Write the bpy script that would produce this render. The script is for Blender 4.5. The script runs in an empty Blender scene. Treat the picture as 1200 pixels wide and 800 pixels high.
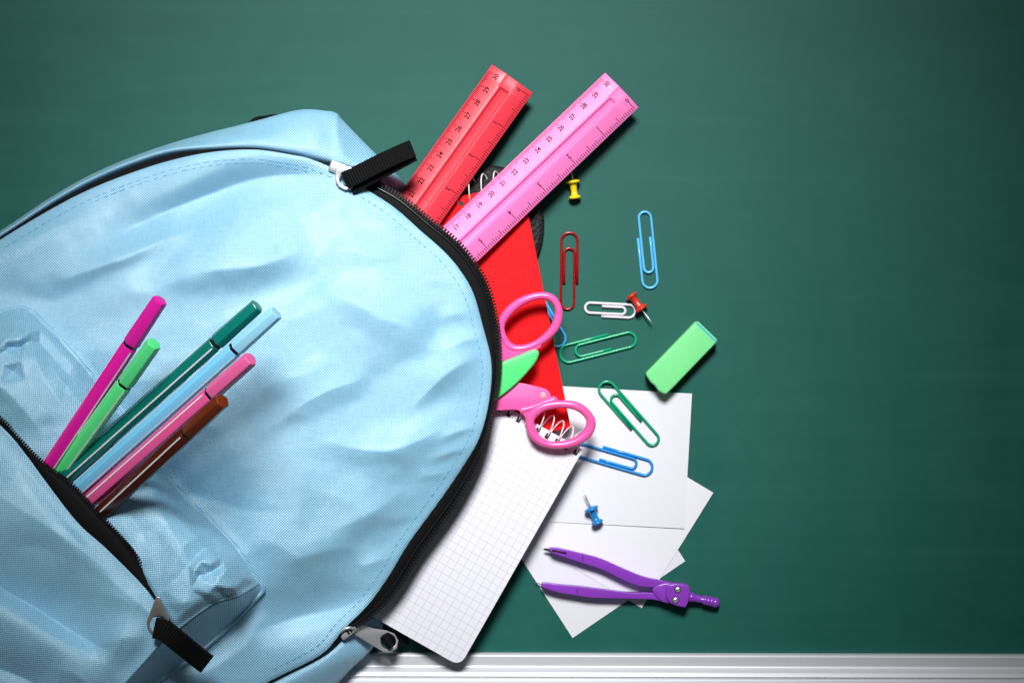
import bpy, bmesh, math, random
import numpy as np
from mathutils import Vector, Matrix, noise
from mathutils.bvhtree import BVHTree

random.seed(7)
scene = bpy.context.scene
COL = scene.collection

# ------------------------------------------------------------------ camera
H = 1.30            # camera height above the board (m)
S = 1858.0          # photo pixels per metre on the board
cam_d = bpy.data.cameras.new("camera")
cam_d.sensor_width = 36.0
cam_d.lens = 36.0 * H / (1200.0 / S)
cam_d.clip_start = 0.01
cam_d.clip_end = 50
cam = bpy.data.objects.new("camera", cam_d)
cam.location = (0, 0, H)
COL.objects.link(cam)
scene.camera = cam

# ------------------------------------------------------------------ light
world = bpy.data.worlds.new("World")
scene.world = world
world.use_nodes = True
world.node_tree.nodes["Background"].inputs[0].default_value = (0.85, 0.95, 1.0, 1)
world.node_tree.nodes["Background"].inputs[1].default_value = 0.055

# one big soft studio spot from the top of the board, its pool of light fading towards the corners
sd = bpy.data.lights.new("studio_spot", 'SPOT')
sd.energy = 312.0
sd.shadow_soft_size = 0.30
sd.spot_size = math.radians(23)
sd.spot_blend = 1.0
spot = bpy.data.objects.new("studio_spot", sd)
spot.location = (-0.07, 0.86, 1.38)
spot.rotation_euler = (Vector((-0.035, 0.020, 0.0)) - spot.location).to_track_quat('-Z', 'Y').to_euler()
COL.objects.link(spot)

vs = scene.view_settings
vs.view_transform = 'Standard'
vs.look = 'None'
vs.exposure = 0.0
vs.gamma = 1.0
vs.use_curve_mapping = False
scene.render.engine = 'CYCLES'

# ------------------------------------------------------------------ helpers
def P(px, py, z=0.0):
    k = (H - z) / H / S
    return Vector(((px - 600.0) * k, (400.0 - py) * k, z))

def Parr(a):
    a = np.asarray(a, float)
    k = (H - a[..., 2]) / H / S
    return np.stack([(a[..., 0] - 600) * k, (400 - a[..., 1]) * k, a[..., 2]], -1)

def tag(o, label, cat, group=None):
    o["label"] = label
    o["category"] = cat
    if group:
        o["group"] = group
    return o

def empty(name, loc=(0, 0, 0)):
    o = bpy.data.objects.new(name, None)
    o.empty_display_size = 0.01
    o.location = loc
    COL.objects.link(o)
    return o

def link_mesh(name, me, mat, parent=None, smooth=False):
    if mat is not None and not me.materials:
        me.materials.append(mat)
    if smooth:
        me.polygons.foreach_set("use_smooth", [True] * len(me.polygons))
    o = bpy.data.objects.new(name, me)
    COL.objects.link(o)
    if parent is not None:
        o.parent = parent
        o.matrix_parent_inverse = Matrix.Translation(-Vector(parent.location)) if parent.type == 'EMPTY' else Matrix.Translation(-(Vector(parent.location)))
    return o

def mesh(name, verts, faces, mat, parent=None, smooth=False, uv=None):
    me = bpy.data.meshes.new(name)
    me.from_pydata([tuple(v) for v in verts], [], [tuple(f) for f in faces])
    me.update()
    if uv is not None:
        lay = me.uv_layers.new(name="UVMap")
        idx = np.zeros(len(me.loops), dtype=np.int32)
        me.loops.foreach_get("vertex_index", idx)
        lay.data.foreach_set("uv", np.asarray(uv, dtype=np.float32)[idx].ravel())
    return link_mesh(name, me, mat, parent, smooth)

def fix_normals(o):
    bm = bmesh.new()
    bm.from_mesh(o.data)
    bmesh.ops.recalc_face_normals(bm, faces=bm.faces)
    bm.to_mesh(o.data)
    bm.free()

def bevel(o, w, seg=3, angle=35):
    m = o.modifiers.new("bevel", 'BEVEL')
    m.width = w
    m.segments = seg
    m.limit_method = 'ANGLE'
    m.angle_limit = math.radians(angle)
    m.harden_normals = False
    o.data.polygons.foreach_set("use_smooth", [True] * len(o.data.polygons))
    return o

def catmull(pts, n=12, closed=False):
    p = np.asarray(pts, float)
    N = len(p)
    out = []
    rng = range(N) if closed else range(N - 1)
    for i in rng:
        if closed:
            a, b, c, d = p[(i - 1) % N], p[i], p[(i + 1) % N], p[(i + 2) % N]
        else:
            b, c = p[i], p[i + 1]
            a = p[i - 1] if i > 0 else 2 * b - c
            d = p[i + 2] if i + 2 < N else 2 * c - b
        for k in range(n):
            t = k / n
            out.append(0.5 * ((2 * b) + (c - a) * t + (2 * a - 5 * b + 4 * c - d) * t * t + (3 * b - a - 3 * c + d) * t ** 3))
    if not closed:
        out.append(p[-1])
    return np.array(out)

def resample(poly, n):
    poly = np.asarray(poly, float)
    d = np.r_[0, np.cumsum(np.linalg.norm(np.diff(poly[:, :2], axis=0), axis=1))]
    s = np.linspace(0, d[-1], n)
    return np.stack([np.interp(s, d, poly[:, k]) for k in range(poly.shape[1])], -1)

def arclen_points(poly, step):
    poly = np.asarray(poly, float)
    L = np.linalg.norm(np.diff(poly[:, :2], axis=0), axis=1).sum()
    return resample(poly, max(2, int(round(L / step)) + 1))

def tube_data(path, r, seg=8, closed=False, flat=1.0, cap=True):
    """swept tube; r scalar or list; flat scales the z direction of the section"""
    path = [Vector(p) for p in path]
    n = len(path)
    rs = [r] * n if np.isscalar(r) else list(r)
    V, F = [], []
    for i in range(n):
        if closed:
            t = path[(i + 1) % n] - path[i - 1]
        else:
            t = path[min(i + 1, n - 1)] - path[max(i - 1, 0)]
        t.normalize()
        up = Vector((0, 0, 1))
        if abs(t.z) > 0.95:
            up = Vector((0, 1, 0))
        side = t.cross(up).normalized()
        upv = side.cross(t).normalized()
        for k in range(seg):
            a = 2 * math.pi * k / seg
            V.append(path[i] + side * (math.cos(a) * rs[i]) + upv * (math.sin(a) * rs[i] * flat))
    m = n if closed else n - 1
    for i in range(m):
        for k in range(seg):
            a0 = i * seg + k
            a1 = i * seg + (k + 1) % seg
            b0 = ((i + 1) % n) * seg + k
            b1 = ((i + 1) % n) * seg + (k + 1) % seg
            F.append((a0, b0, b1, a1))
    if cap and not closed:
        F.append(tuple(range(seg)))
        F.append(tuple((n - 1) * seg + k for k in reversed(range(seg))))
    return V, F

def transported_tube(path, r, seg=6):
    """tube with parallel-transport frames for coils"""
    path = [Vector(p) for p in path]
    n = len(path)
    V, F = [], []
    nrm = None
    for i in range(n):
        t = (path[min(i + 1, n - 1)] - path[max(i - 1, 0)]).normalized()
        if nrm is None:
            nrm = t.orthogonal().normalized()
        nrm = (nrm - t * nrm.dot(t)).normalized()
        b = t.cross(nrm)
        for k in range(seg):
            a = 2 * math.pi * k / seg
            V.append(path[i] + nrm * (math.cos(a) * r) + b * (math.sin(a) * r))
    for i in range(n - 1):
        for k in range(seg):
            F.append((i * seg + k, i * seg + (k + 1) % seg, (i + 1) * seg + (k + 1) % seg, (i + 1) * seg + k))
    F.append(tuple(reversed(range(seg))))
    F.append(tuple((n - 1) * seg + k for k in range(seg)))
    return V, F

def merge(parts):
    V, F = [], []
    for v, f in parts:
        o = len(V)
        V += [tuple(x) for x in v]
        F += [tuple(i + o for i in ff) for ff in f]
    return V, F

def lathe_data(profile, origin, axis, seg=20):
    """profile: (distance along axis, radius)"""
    axis = Vector(axis).normalized()
    u = axis.orthogonal().normalized()
    w = axis.cross(u)
    V, F = [], []
    n = len(profile)
    for (s, r) in profile:
        for k in range(seg):
            a = 2 * math.pi * k / seg
            V.append(Vector(origin) + axis * s + u * (math.cos(a) * r) + w * (math.sin(a) * r))
    for i in range(n - 1):
        for k in range(seg):
            F.append((i * seg + k, i * seg + (k + 1) % seg, (i + 1) * seg + (k + 1) % seg, (i + 1) * seg + k))
    F.append(tuple(reversed(range(seg))))
    F.append(tuple((n - 1) * seg + k for k in range(seg)))
    return V, F

def prism_data(outline, z0, z1):
    """outline: list of (px,py) seen at z1, extruded straight down to z0"""
    top = [P(x, y, z1) for x, y in outline]
    n = len(top)
    V = [Vector((p.x, p.y, z0)) for p in top] + top
    area = sum(top[i].x * top[(i + 1) % n].y - top[(i + 1) % n].x * top[i].y for i in range(n))
    F = [(i, (i + 1) % n, n + (i + 1) % n, n + i) for i in range(n)]
    F.append(tuple(reversed(range(n))))
    F.append(tuple(range(n, 2 * n)))
    if area < 0:
        F = [tuple(reversed(f)) for f in F]
    return V, F

def box_data(c, ax, ay, az):
    c, ax, ay, az = Vector(c), Vector(ax), Vector(ay), Vector(az)
    V = [c + sx * ax + sy * ay + sz * az for sz in (-1, 1) for sy in (-1, 1) for sx in (-1, 1)]
    F = [(0, 2, 3, 1), (4, 5, 7, 6), (0, 1, 5, 4), (2, 6, 7, 3), (0, 4, 6, 2), (1, 3, 7, 5)]
    return V, F

def grid_faces(n, m, closed_u=False):
    F = []
    for i in range(n if closed_u else n - 1):
        j = (i + 1) % n
        for k in range(m - 1):
            F.append((i * m + k, j * m + k, j * m + k + 1, i * m + k + 1))
    return F

def sstep(a, b, x):
    t = np.clip((x - a) / (b - a), 0, 1)
    return t * t * (3 - 2 * t)

# ------------------------------------------------------------------ materials
def new_mat(name):
    m = bpy.data.materials.new(name)
    m.use_nodes = True
    nt = m.node_tree
    return m, nt, nt.nodes["Principled BSDF"]

def nd(nt, t, **kw):
    n = nt.nodes.new(t)
    for k, v in kw.items():
        setattr(n, k, v)
    return n

def math_node(nt, op, a, b=None, c=None):
    n = nt.nodes.new('ShaderNodeMath')
    n.operation = op
    for i, v in enumerate((a, b, c)):
        if v is None:
            continue
        if isinstance(v, (int, float)):
            n.inputs[i].default_value = v
        else:
            nt.links.new(v, n.inputs[i])
    return n.outputs[0]

def mix_col(nt, fac, a, b):
    n = nt.nodes.new('ShaderNodeMix')
    n.data_type = 'RGBA'
    for sock, v in ((n.inputs[0], fac), (n.inputs[6], a), (n.inputs[7], b)):
        if isinstance(v, tuple):
            sock.default_value = v if len(v) == 4 else (*v, 1)
        elif isinstance(v, (int, float)):
            sock.default_value = v
        else:
            nt.links.new(v, sock)
    return n.outputs[2]

def noise_tex(nt, scale, detail=3, rough=0.5, vec=None, dist=0.0):
    n = nt.nodes.new('ShaderNodeTexNoise')
    n.inputs['Scale'].default_value = scale
    n.inputs['Detail'].default_value = detail
    n.inputs['Roughness'].default_value = rough
    n.inputs['Distortion'].default_value = dist
    if vec is not None:
        nt.links.new(vec, n.inputs['Vector'])
    return n.outputs[0]

def add_bump(nt, bsdf, height, strength, dist=0.001):
    b = nt.nodes.new('ShaderNodeBump')
    b.inputs['Strength'].default_value = strength
    b.inputs['Distance'].default_value = dist
    nt.links.new(height, b.inputs['Height'])
    nt.links.new(b.outputs[0], bsdf.inputs['Normal'])

def obj_coord(nt, scale=None, rotz=0):
    tc = nt.nodes.new('ShaderNodeTexCoord')
    if scale is None:
        return tc.outputs['Object']
    mp = nt.nodes.new('ShaderNodeMapping')
    mp.inputs['Scale'].default_value = scale
    mp.inputs['Rotation'].default_value = (0, 0, rotz)
    nt.links.new(tc.outputs['Object'], mp.inputs['Vector'])
    return mp.outputs[0]

def plastic(name, col, rough=0.3, sss=0.0, bump=0.0, scale=600, coat=0.0, var=0.06):
    m, nt, b = new_mat(name)
    vec = obj_coord(nt)
    f = noise_tex(nt, 90, 4, 0.6, vec)
    c = mix_col(nt, f, tuple(x * (1 - var) for x in col), tuple(min(1, x * (1 + var)) for x in col))
    nt.links.new(c, b.inputs['Base Color'])
    r = noise_tex(nt, 220, 3, 0.6, vec)
    rr = math_node(nt, 'MULTIPLY_ADD', r, 0.16, max(0.02, rough - 0.08))
    nt.links.new(rr, b.inputs['Roughness'])
    b.inputs['Coat Weight'].default_value = coat
    if sss:
        b.inputs['Subsurface Weight'].default_value = sss
        b.inputs['Subsurface Radius'].default_value = (1, 0.5, 0.6)
        b.inputs['Subsurface Scale'].default_value = 0.003
    if bump:
        add_bump(nt, b, noise_tex(nt, scale, 3, 0.6, vec), bump, 0.0004)
    return m

def metal(name, col=(0.75, 0.75, 0.76), rough=0.25):
    m, nt, b = new_mat(name)
    b.inputs['Metallic'].default_value = 0.75
    vec = obj_coord(nt)
    f = noise_tex(nt, 60, 3, 0.6, vec)
    nt.links.new(mix_col(nt, f, tuple(x * 0.93 for x in col), col), b.inputs['Base Color'])
    nt.links.new(math_node(nt, 'MULTIPLY_ADD', f, 0.1, rough - 0.05), b.inputs['Roughness'])
    return m

WEAVE = 3.2   # weave period in photo pixels

def fabric_mat(name, dark, light, bump=0.5):
    m, nt, b = new_mat(name)
    uv = nt.nodes.new('ShaderNodeUVMap')
    uv.uv_map = "UVMap"
    # slight yarn irregularity
    n1 = nt.nodes.new('ShaderNodeTexNoise')
    n1.inputs['Scale'].default_value = 0.05
    n1.inputs['Detail'].default_value = 3
    nt.links.new(uv.outputs[0], n1.inputs['Vector'])
    sc = nt.nodes.new('ShaderNodeVectorMath')
    sc.operation = 'SCALE'
    sc.inputs['Scale'].default_value = 2.0
    nt.links.new(n1.outputs['Color'], sc.inputs[0])
    ad = nt.nodes.new('ShaderNodeVectorMath')
    nt.links.new(uv.outputs[0], ad.inputs[0])
    nt.links.new(sc.outputs[0], ad.inputs[1])
    sp = nt.nodes.new('ShaderNodeSeparateXYZ')
    nt.links.new(ad.outputs[0], sp.inputs[0])
    k = 2 * math.pi / WEAVE
    su = math_node(nt, 'SINE', math_node(nt, 'MULTIPLY', sp.outputs[0], k))
    sv = math_node(nt, 'SINE', math_node(nt, 'MULTIPLY', sp.outputs[1], k))
    w = math_node(nt, 'MULTIPLY_ADD', math_node(nt, 'MULTIPLY', su, sv), 0.5, 0.5)
    def stretch(sx, sy):
        mp = nt.nodes.new('ShaderNodeMapping')
        mp.inputs['Scale'].default_value = (sx, sy, 1)
        nt.links.new(uv.outputs[0], mp.inputs['Vector'])
        return noise_tex(nt, 1.0, 2, 0.6, mp.outputs[0])
    yarn = math_node(nt, 'MULTIPLY_ADD', stretch(0.40, 0.07), 0.5, math_node(nt, 'MULTIPLY', stretch(0.07, 0.40), 0.5))
    w2 = math_node(nt, 'ADD', math_node(nt, 'MULTIPLY', w, 0.80), math_node(nt, 'MULTIPLY_ADD', yarn, 0.55, -0.17))
    nt.links.new(mix_col(nt, w2, dark, light), b.inputs['Base Color'])
    b.inputs['Roughness'].default_value = 0.40
    b.inputs['Coat Weight'].default_value = 0.5
    b.inputs['Coat Roughness'].default_value = 0.42
    b.inputs['Sheen Weight'].default_value = 0.15
    b.inputs['Sheen Roughness'].default_value = 0.4
    b.inputs['Specular IOR Level'].default_value = 1.0
    add_bump(nt, b, w2, bump, 0.0008)
    return m

def black_web(name, scale=1400):
    m, nt, b = new_mat(name)
    vec = obj_coord(nt)
    f = noise_tex(nt, scale, 3, 0.7, vec)
    nt.links.new(mix_col(nt, f, (0.001, 0.001, 0.0012), (0.006, 0.006, 0.0065)), b.inputs['Base Color'])
    b.inputs['Roughness'].default_value = 0.6
    b.inputs['Specular IOR Level'].default_value = 0.12
    add_bump(nt, b, f, 0.5, 0.0006)
    return m

FAB = fabric_mat("blue_woven_nylon", (0.012, 0.315, 0.64), (0.55, 0.84, 0.92))
LINING = plastic("dark_lining", (0.012, 0.014, 0.018), 0.8)
THREAD = plastic("blue_thread", (0.12, 0.42, 0.70), 0.6)
BLACKWEB = black_web("black_webbing")
TEETH = plastic("black_nylon_teeth", (0.004, 0.004, 0.0045), 0.30)
STEEL = metal("polished_nickel", (0.88, 0.88, 0.89), 0.36)
SHADESTEEL = metal("shadowed_nickel", (0.42, 0.40, 0.38), 0.35)  # same nickel with shade put into its base colour

# chalkboard
def board_mat():
    m, nt, b = new_mat("green_chalkboard")
    base = obj_coord(nt)
    fine = noise_tex(nt, 900, 3, 0.7, base)
    sx = noise_tex(nt, 1.0, 5, 0.62, obj_coord(nt, (2.6, 45, 1), 0.03), 0.9)
    sy = noise_tex(nt, 1.0, 5, 0.62, obj_coord(nt, (38, 3.0, 1), -0.06), 0.9)
    cloud = noise_tex(nt, 5.0, 5, 0.6, base, 0.6)
    smear = noise_tex(nt, 9.0, 6, 0.65, obj_coord(nt, (1.0, 1.7, 1), 0.4), 1.8)
    streak = math_node(nt, 'ADD', math_node(nt, 'ADD', math_node(nt, 'MULTIPLY', sx, 0.30), math_node(nt, 'MULTIPLY', sy, 0.28)), math_node(nt, 'MULTIPLY', smear, 0.42))
    dust = math_node(nt, 'MULTIPLY', math_node(nt, 'SUBTRACT', streak, 0.42), 1.3)
    dust = math_node(nt, 'MULTIPLY', dust, math_node(nt, 'MULTIPLY_ADD', cloud, 1.6, -0.3))
    wipe = noise_tex(nt, 1.0, 3, 0.6, obj_coord(nt, (1.6, 150, 1), 0.015), 1.2)
    wipe = math_node(nt, 'MULTIPLY', math_node(nt, 'MAXIMUM', math_node(nt, 'SUBTRACT', wipe, 0.56), 0.0), math_node(nt, 'MULTIPLY', cloud, 0.22))
    # faint ghost arcs of wiped chalk
    wv = nt.nodes.new('ShaderNodeTexWave')
    wv.wave_type = 'RINGS'
    wv.rings_direction = 'SPHERICAL'
    wv.inputs['Scale'].default_value = 2.6
    wv.inputs['Distortion'].default_value = 5.0
    wv.inputs['Detail'].default_value = 2.0
    wv.inputs['Detail Scale'].default_value = 1.6
    nt.links.new(obj_coord(nt, (1.0, 1.5, 1)), wv.inputs['Vector'])
    arc = math_node(nt, 'MULTIPLY', math_node(nt, 'GREATER_THAN', wv.outputs['Fac'], 0.9985), math_node(nt, 'MULTIPLY', cloud, 0.02))
    fac = math_node(nt, 'ADD', math_node(nt, 'ADD', math_node(nt, 'ADD', math_node(nt, 'MULTIPLY', dust, 0.42), arc), wipe), math_node(nt, 'MULTIPLY_ADD', fine, 0.08, -0.02))
    fac.node.use_clamp = True
    nt.links.new(mix_col(nt, fac, (0.0014, 0.090, 0.069), (0.08, 0.31, 0.26)), b.inputs['Base Color'])
    nt.links.new(math_node(nt, 'MULTIPLY_ADD', streak, 0.12, 0.46), b.inputs['Roughness'])
    b.inputs['Specular IOR Level'].default_value = 0.3
    add_bump(nt, b, fine, 0.12, 0.0003)
    return m
BOARD = board_mat()

def alu_mat():
    m, nt, b = new_mat("anodised_aluminium")
    st = noise_tex(nt, 1.0, 3, 0.6, obj_coord(nt, (3, 900, 900)))
    nt.links.new(mix_col(nt, st, (0.66, 0.67, 0.71), (0.78, 0.79, 0.83)), b.inputs['Base Color'])
    b.inputs['Metallic'].default_value = 0.25
    nt.links.new(math_node(nt, 'MULTIPLY_ADD', st, 0.12, 0.42), b.inputs['Roughness'])
    add_bump(nt, b, st, 0.08, 0.0003)
    return m
ALU = alu_mat()

def paper_mat(name, col, grid=None):
    m, nt, b = new_mat(name)
    vec = obj_coord(nt)
    f = noise_tex(nt, 700, 4, 0.7, vec)
    g = noise_tex(nt, 18, 3, 0.5, vec)
    c = mix_col(nt, math_node(nt, 'MULTIPLY_ADD', f, 0.5, math_node(nt, 'MULTIPLY', g, 0.5)), tuple(x * 0.92 for x in col), col)
    if grid:
        uv = nt.nodes.new('ShaderNodeUVMap')
        uv.uv_map = "UVMap"
        sp = nt.nodes.new('ShaderNodeSeparateXYZ')
        nt.links.new(uv.outputs[0], sp.inputs[0])
        lines = []
        for i in (0, 1):
            fr = math_node(nt, 'FRACT', sp.outputs[i])
            lines.append(math_node(nt, 'LESS_THAN', fr, 0.075))
        ln = math_node(nt, 'MAXIMUM', lines[0], lines[1])
        c = mix_col(nt, math_node(nt, 'MULTIPLY', ln, 0.45), c, grid)
    nt.links.new(c, b.inputs['Base Color'])
    b.inputs['Roughness'].default_value = 0.7
    b.inputs['Specular IOR Level'].default_value = 0.25
    add_bump(nt, b, f, 0.08, 0.0003)
    return m

PAPER = paper_mat("white_note_paper", (0.82, 0.82, 0.87))
PAPER2 = paper_mat("white_note_paper_cool", (0.78, 0.78, 0.84))
GRIDPAPER = paper_mat("squared_paper", (0.84, 0.83, 0.90), (0.36, 0.35, 0.56))
PAGEEDGE = paper_mat("page_edges", (0.74, 0.73, 0.78))
INK = plastic("black_ink", (0.02, 0.008, 0.01), 0.5)
PINKINK = plastic("thin_pink_ink", (0.36, 0.03, 0.10), 0.5)
DARK = plastic("dark_hole", (0.012, 0.011, 0.012), 0.6)

# ------------------------------------------------------------------ the setting
rail_px = 765.5
def slab(name, x0, x1, y0, y1, z0, z1, mat, parent=None):
    V, F = box_data(((x0 + x1) / 2, (y0 + y1) / 2, (z0 + z1) / 2), ((x1 - x0) / 2, 0, 0), (0, (y1 - y0) / 2, 0), (0, 0, (z1 - z0) / 2))
    return mesh(name, V, F, mat, parent)

yr = P(600, rail_px, 0.006).y
board = slab("chalkboard", -1.1, 1.1, yr - 0.02, 0.95, -0.012, 0.0, BOARD)
board["kind"] = "structure"
# aluminium rail along the lower edge: one extruded profile (y offset from its upper edge, z)
prof = [(0.0, -0.012), (0.0, 0.0046), (-0.0005, 0.0056), (-0.0015, 0.0064), (-0.0075, 0.0054), (-0.0086, 0.0058), (-0.0110, 0.0086), (-0.0132, 0.0098),
        (-0.0140, 0.0099), (-0.0143, 0.0088), (-0.0148, 0.0088), (-0.0152, 0.0098), (-0.0180, 0.0102), (-0.024, 0.0098),
        (-0.030, 0.0080), (-0.036, 0.0074), (-0.052, 0.0074), (-0.058, 0.0078), (-0.064, 0.0090), (-0.068, 0.0094), (-0.071, 0.0090), (-0.072, 0.008), (-0.072, -0.012)]
V, F = [], []
xs = (-1.1, 1.1)
tilt = math.tan(math.radians(0.16))
for x in xs:
    for (dy, z) in prof:
        V.append((x, yr + dy - x * tilt, z))
n = len(prof)
for k in range(n):
    F.append((k, (k + 1) % n, n + (k + 1) % n, n + k))
F += [tuple(range(n)), tuple(reversed(range(n, 2 * n)))]
rail = mesh("frame_rail", V, F, ALU, board)
fix_normals(rail)
bevel(rail, 0.0005, 2, 20)

# ------------------------------------------------------------------ the backpack
# control points: panel edge (px,py) | tape width px | body rim (px,py,z) | outer silhouette (px,py)
RING = [
    ((-235, 560), 4, (-241, 556, .046), (-258, 545)),
    ((-190, 440), 4, (-195, 435, .046), (-207, 425)),
    ((-110, 352), 3, (-114, 348, .046), (-120, 342)),
    ((0, 281), 3, (-2, 276, .047), (-4, 273)),
    ((60, 245), 6, (57, 237, .048), (55, 234)),
    ((105, 222), 8, (101, 212, .049), (98, 209)),
    ((150, 204), 9, (146, 192, .050), (144, 188)),
    ((200, 188), 8, (197, 176, .050), (194, 170)),
    ((250, 178), 6, (249, 171, .050), (243, 156)),
    ((300, 175.5), 5, (300, 170, .050), (295, 143)),
    ((345, 182), 5, (347, 176, .050), (350, 129)),
    ((360, 185), 5, (364, 180, .050), (382, 130)),
    ((376, 191), 6, (384, 185, .049), (394, 132.5)),
    ((388, 196), 7, (398, 189, .048), (401, 140)),
    ((400, 201), 8, (412, 194, .046), (424, 164)),
    ((430, 222), 12, (446, 204, .040), (472, 212)),
    ((462, 243), 16, (462, 240, .010), (487, 236)),
    ((495, 272), 18, (492, 270, .0065), (512, 262)),
    ((522, 296), 20, (520, 297, .0065), (535, 290)),
    ((541, 319), 20, (538, 321, .0065), (552, 316)),
    ((555, 344), 20, (551, 345, .0065), (563, 342)),
    ((566, 382), 18, (560, 383, .0065), (572, 381)),
    ((575, 418), 11, (566, 418, .0065), (576, 418)),
    ((576, 446), 8, (566, 446, .0065), (576, 447)),
    ((571, 482), 6, (560, 480, .0065), (571, 484)),
    ((561, 515), 9, (549, 511, .0065), (560, 518)),
    ((545, 543), 14, (531, 539, .0065), (543, 549)),
    ((518, 583), 18, (505, 578, .0065), (518, 588)),
    ((480, 635), 18, (468, 630, .0065), (482, 640)),
    ((455, 676), 17, (447, 675, .009), (462, 690)),
    ((430, 710), 12, (430, 712, .014), (452, 724)),
    ((402, 738), 5, (412, 741, .034), (438, 757)),
    ((376, 767), 3, (384, 769, .044), (412, 783)),
    ((318, 797), 3, (322, 803, .046), (370, 826)),
    ((250, 835), 3, (254, 841, .046), (310, 872)),
    ((150, 890), 3, (153, 896, .046), (190, 930)),
    ((60, 930), 3, (60, 937, .046), (72, 968)),
    ((-60, 925), 3, (-62, 935, .046), (-72, 960)),
    ((-170, 850), 3, (-177, 856, .046), (-195, 868)),
    ((-225, 720), 3, (-233, 722, .046), (-250, 725)),
]
NS = 14
edge = catmull([r[0] for r in RING], NS, True)
tapew = catmull([(r[1], 0) for r in RING], NS, True)[:, 0]
rim = catmull([r[2] for r in RING], NS, True)
outer = catmull([r[3] for r in RING], NS, True)
NE = len(edge)
CX, CY = 230.0, 500.0
eth = np.arctan2(edge[:, 1] - CY, edge[:, 0] - CX)
er = np.hypot(edge[:, 0] - CX, edge[:, 1] - CY)
o_ = np.argsort(eth)
eth_s = np.r_[eth[o_] - 2 * np.pi, eth[o_], eth[o_] + 2 * np.pi]
er_s = np.r_[er[o_]] if False else np.r_[er[o_], er[o_], er[o_]]
# edge height: a little higher over the open mouth
def edge_z(px, py):
    return 0.0430 + 0.0012 * np.sin(px * 0.021 + py * 0.013)

def stroke_sum(px, py, lst):
    h = np.zeros_like(px)
    for pts, w1, w2, amp in lst:
        if lst is PANEL_FOLDS and max(w1, w2) > 12:
            w1, w2, amp = w1 * 1.4, w2 * 1.4, amp * 1.15
        c = catmull(pts, 6)
        best = np.full(px.shape, 1e9)
        sgn = np.ones_like(px)
        sp = np.zeros_like(px)
        n = len(c) - 1
        for i in range(n):
            ax, ay = c[i]
            dx, dy = c[i + 1] - c[i]
            L2 = dx * dx + dy * dy + 1e-9
            t = np.clip(((px - ax) * dx + (py - ay) * dy) / L2, 0, 1)
            qx, qy = px - ax - t * dx, py - ay - t * dy
            d = qx * qx + qy * qy
            m = d < best
            best = np.where(m, d, best)
            sgn = np.where(m, np.sign(dx * qy - dy * qx), sgn)
            sp = np.where(m, (i + t) / n, sp)
        w = np.where(sgn >= 0, w2, w1)      # w1: left of travel (up for left-to-right), w2: right (down)
        tap = np.clip(4 * sp * (1 - sp), 0, 1) ** 1.1
        # fade beyond ends handled by distance
        tap = np.where((sp <= 0) | (sp >= 1), 0.0, tap)
        dd = np.sqrt(best) / w
        h += amp * tap * (0.55 * np.exp(-dd * dd) + 0.45 * np.exp(-1.5 * dd))
    return h

MM = 0.001
PANEL_FOLDS = [
    # valleys (negative) : dark above, bright below
    ([(125, 282), (165, 262), (235, 232), (320, 206), (400, 208)], 15, 34, -11.5 * MM),
    ([(175, 575), (230, 580), (290, 597), (350, 600)], 26, 22, -4.5 * MM),
    ([(290, 742), (345, 724), (400, 712), (440, 690)], 30, 16, -7.0 * MM),
    ([(-60, 365), (0, 345), (60, 352), (110, 338)], 16, 16, -3.5 * MM),
    # ridges
    ([(60, 335), (95, 320), (150, 300), (195, 280), (225, 270)], 16, 9, 5.0 * MM),
    ([(-40, 300), (20, 285), (75, 262), (120, 245)], 18, 16, 4.0 * MM),
    ([(180, 335), (240, 318), (300, 312), (335, 300), (365, 284)], 26, 15, 5.5 * MM),
    ([(365, 330), (410, 352), (460, 378), (510, 392)], 36, 20, 5.0 * MM),
    ([(300, 515), (345, 480), (385, 458), (440, 440)], 20, 12, 3.2 * MM),
    ([(465, 495), (505, 455), (535, 430), (566, 418)], 18, 10, 4.2 * MM),
    ([(370, 512), (410, 524), (455, 528), (500, 512), (535, 490)], 26, 14, 4.2 * MM),
    ([(300, 455), (350, 440), (400, 425)], 25, 18, 2.0 * MM),
    ([(380, 625), (430, 605), (480, 570)], 22, 14, 2.8 * MM),
    ([(330, 660), (380, 645), (420, 640)], 16, 10, 2.2 * MM),
    ([(380, 275), (430, 300), (470, 300)], 20, 14, 2.5 * MM),
    ([(410, 240), (440, 258), (480, 268)], 10, 8, 1.6 * MM),
    ([(490, 330), (520, 330), (548, 338)], 8, 7, 1.2 * MM),
    ([(510, 375), (540, 368), (566, 378)], 9, 7, 1.3 * MM),
    ([(520, 410), (548, 398), (574, 400)], 9, 6, 1.6 * MM),
    ([(515, 515), (540, 505), (566, 500)], 8, 5, 1.8 * MM),
    ([(500, 540), (528, 530), (556, 524)], 8, 5, 1.7 * MM),
    ([(485, 560), (512, 556), (536, 552)], 8, 5, 1.3 * MM),
    ([(420, 668), (440, 658), (462, 655)], 8, 6, 1.2 * MM),
    ([(450, 612), (470, 606), (496, 604)], 8, 6, 1.2 * MM),
    ([(110, 222), (128, 214), (145, 222), (160, 240)], 8, 6, 1.4 * MM),
    ([(180, 210), (205, 196), (235, 190)], 10, 7, 2.0 * MM),
    ([(255, 185), (275, 184), (300, 182)], 6, 5, 1.2 * MM),
    # the pocket seam pulls the panel down along it
    ([(45, 350), (80, 395), (118, 445), (160, 500), (198, 548), (230, 585), (262, 612), (290, 640), (318, 690)], 16, 14, -3.5 * MM),
    ([(318, 690), (285, 730), (245, 765), (195, 805)], 12, 12, -3.0 * MM),
]

def fbm(px, py, sc, seed, oct=3):
    return np.array([noise.fractal(Vector((x * sc, y * sc, seed)), 0.9, 2.1, oct) for x, y in zip(px.ravel(), py.ravel())]).reshape(px.shape)

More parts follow.
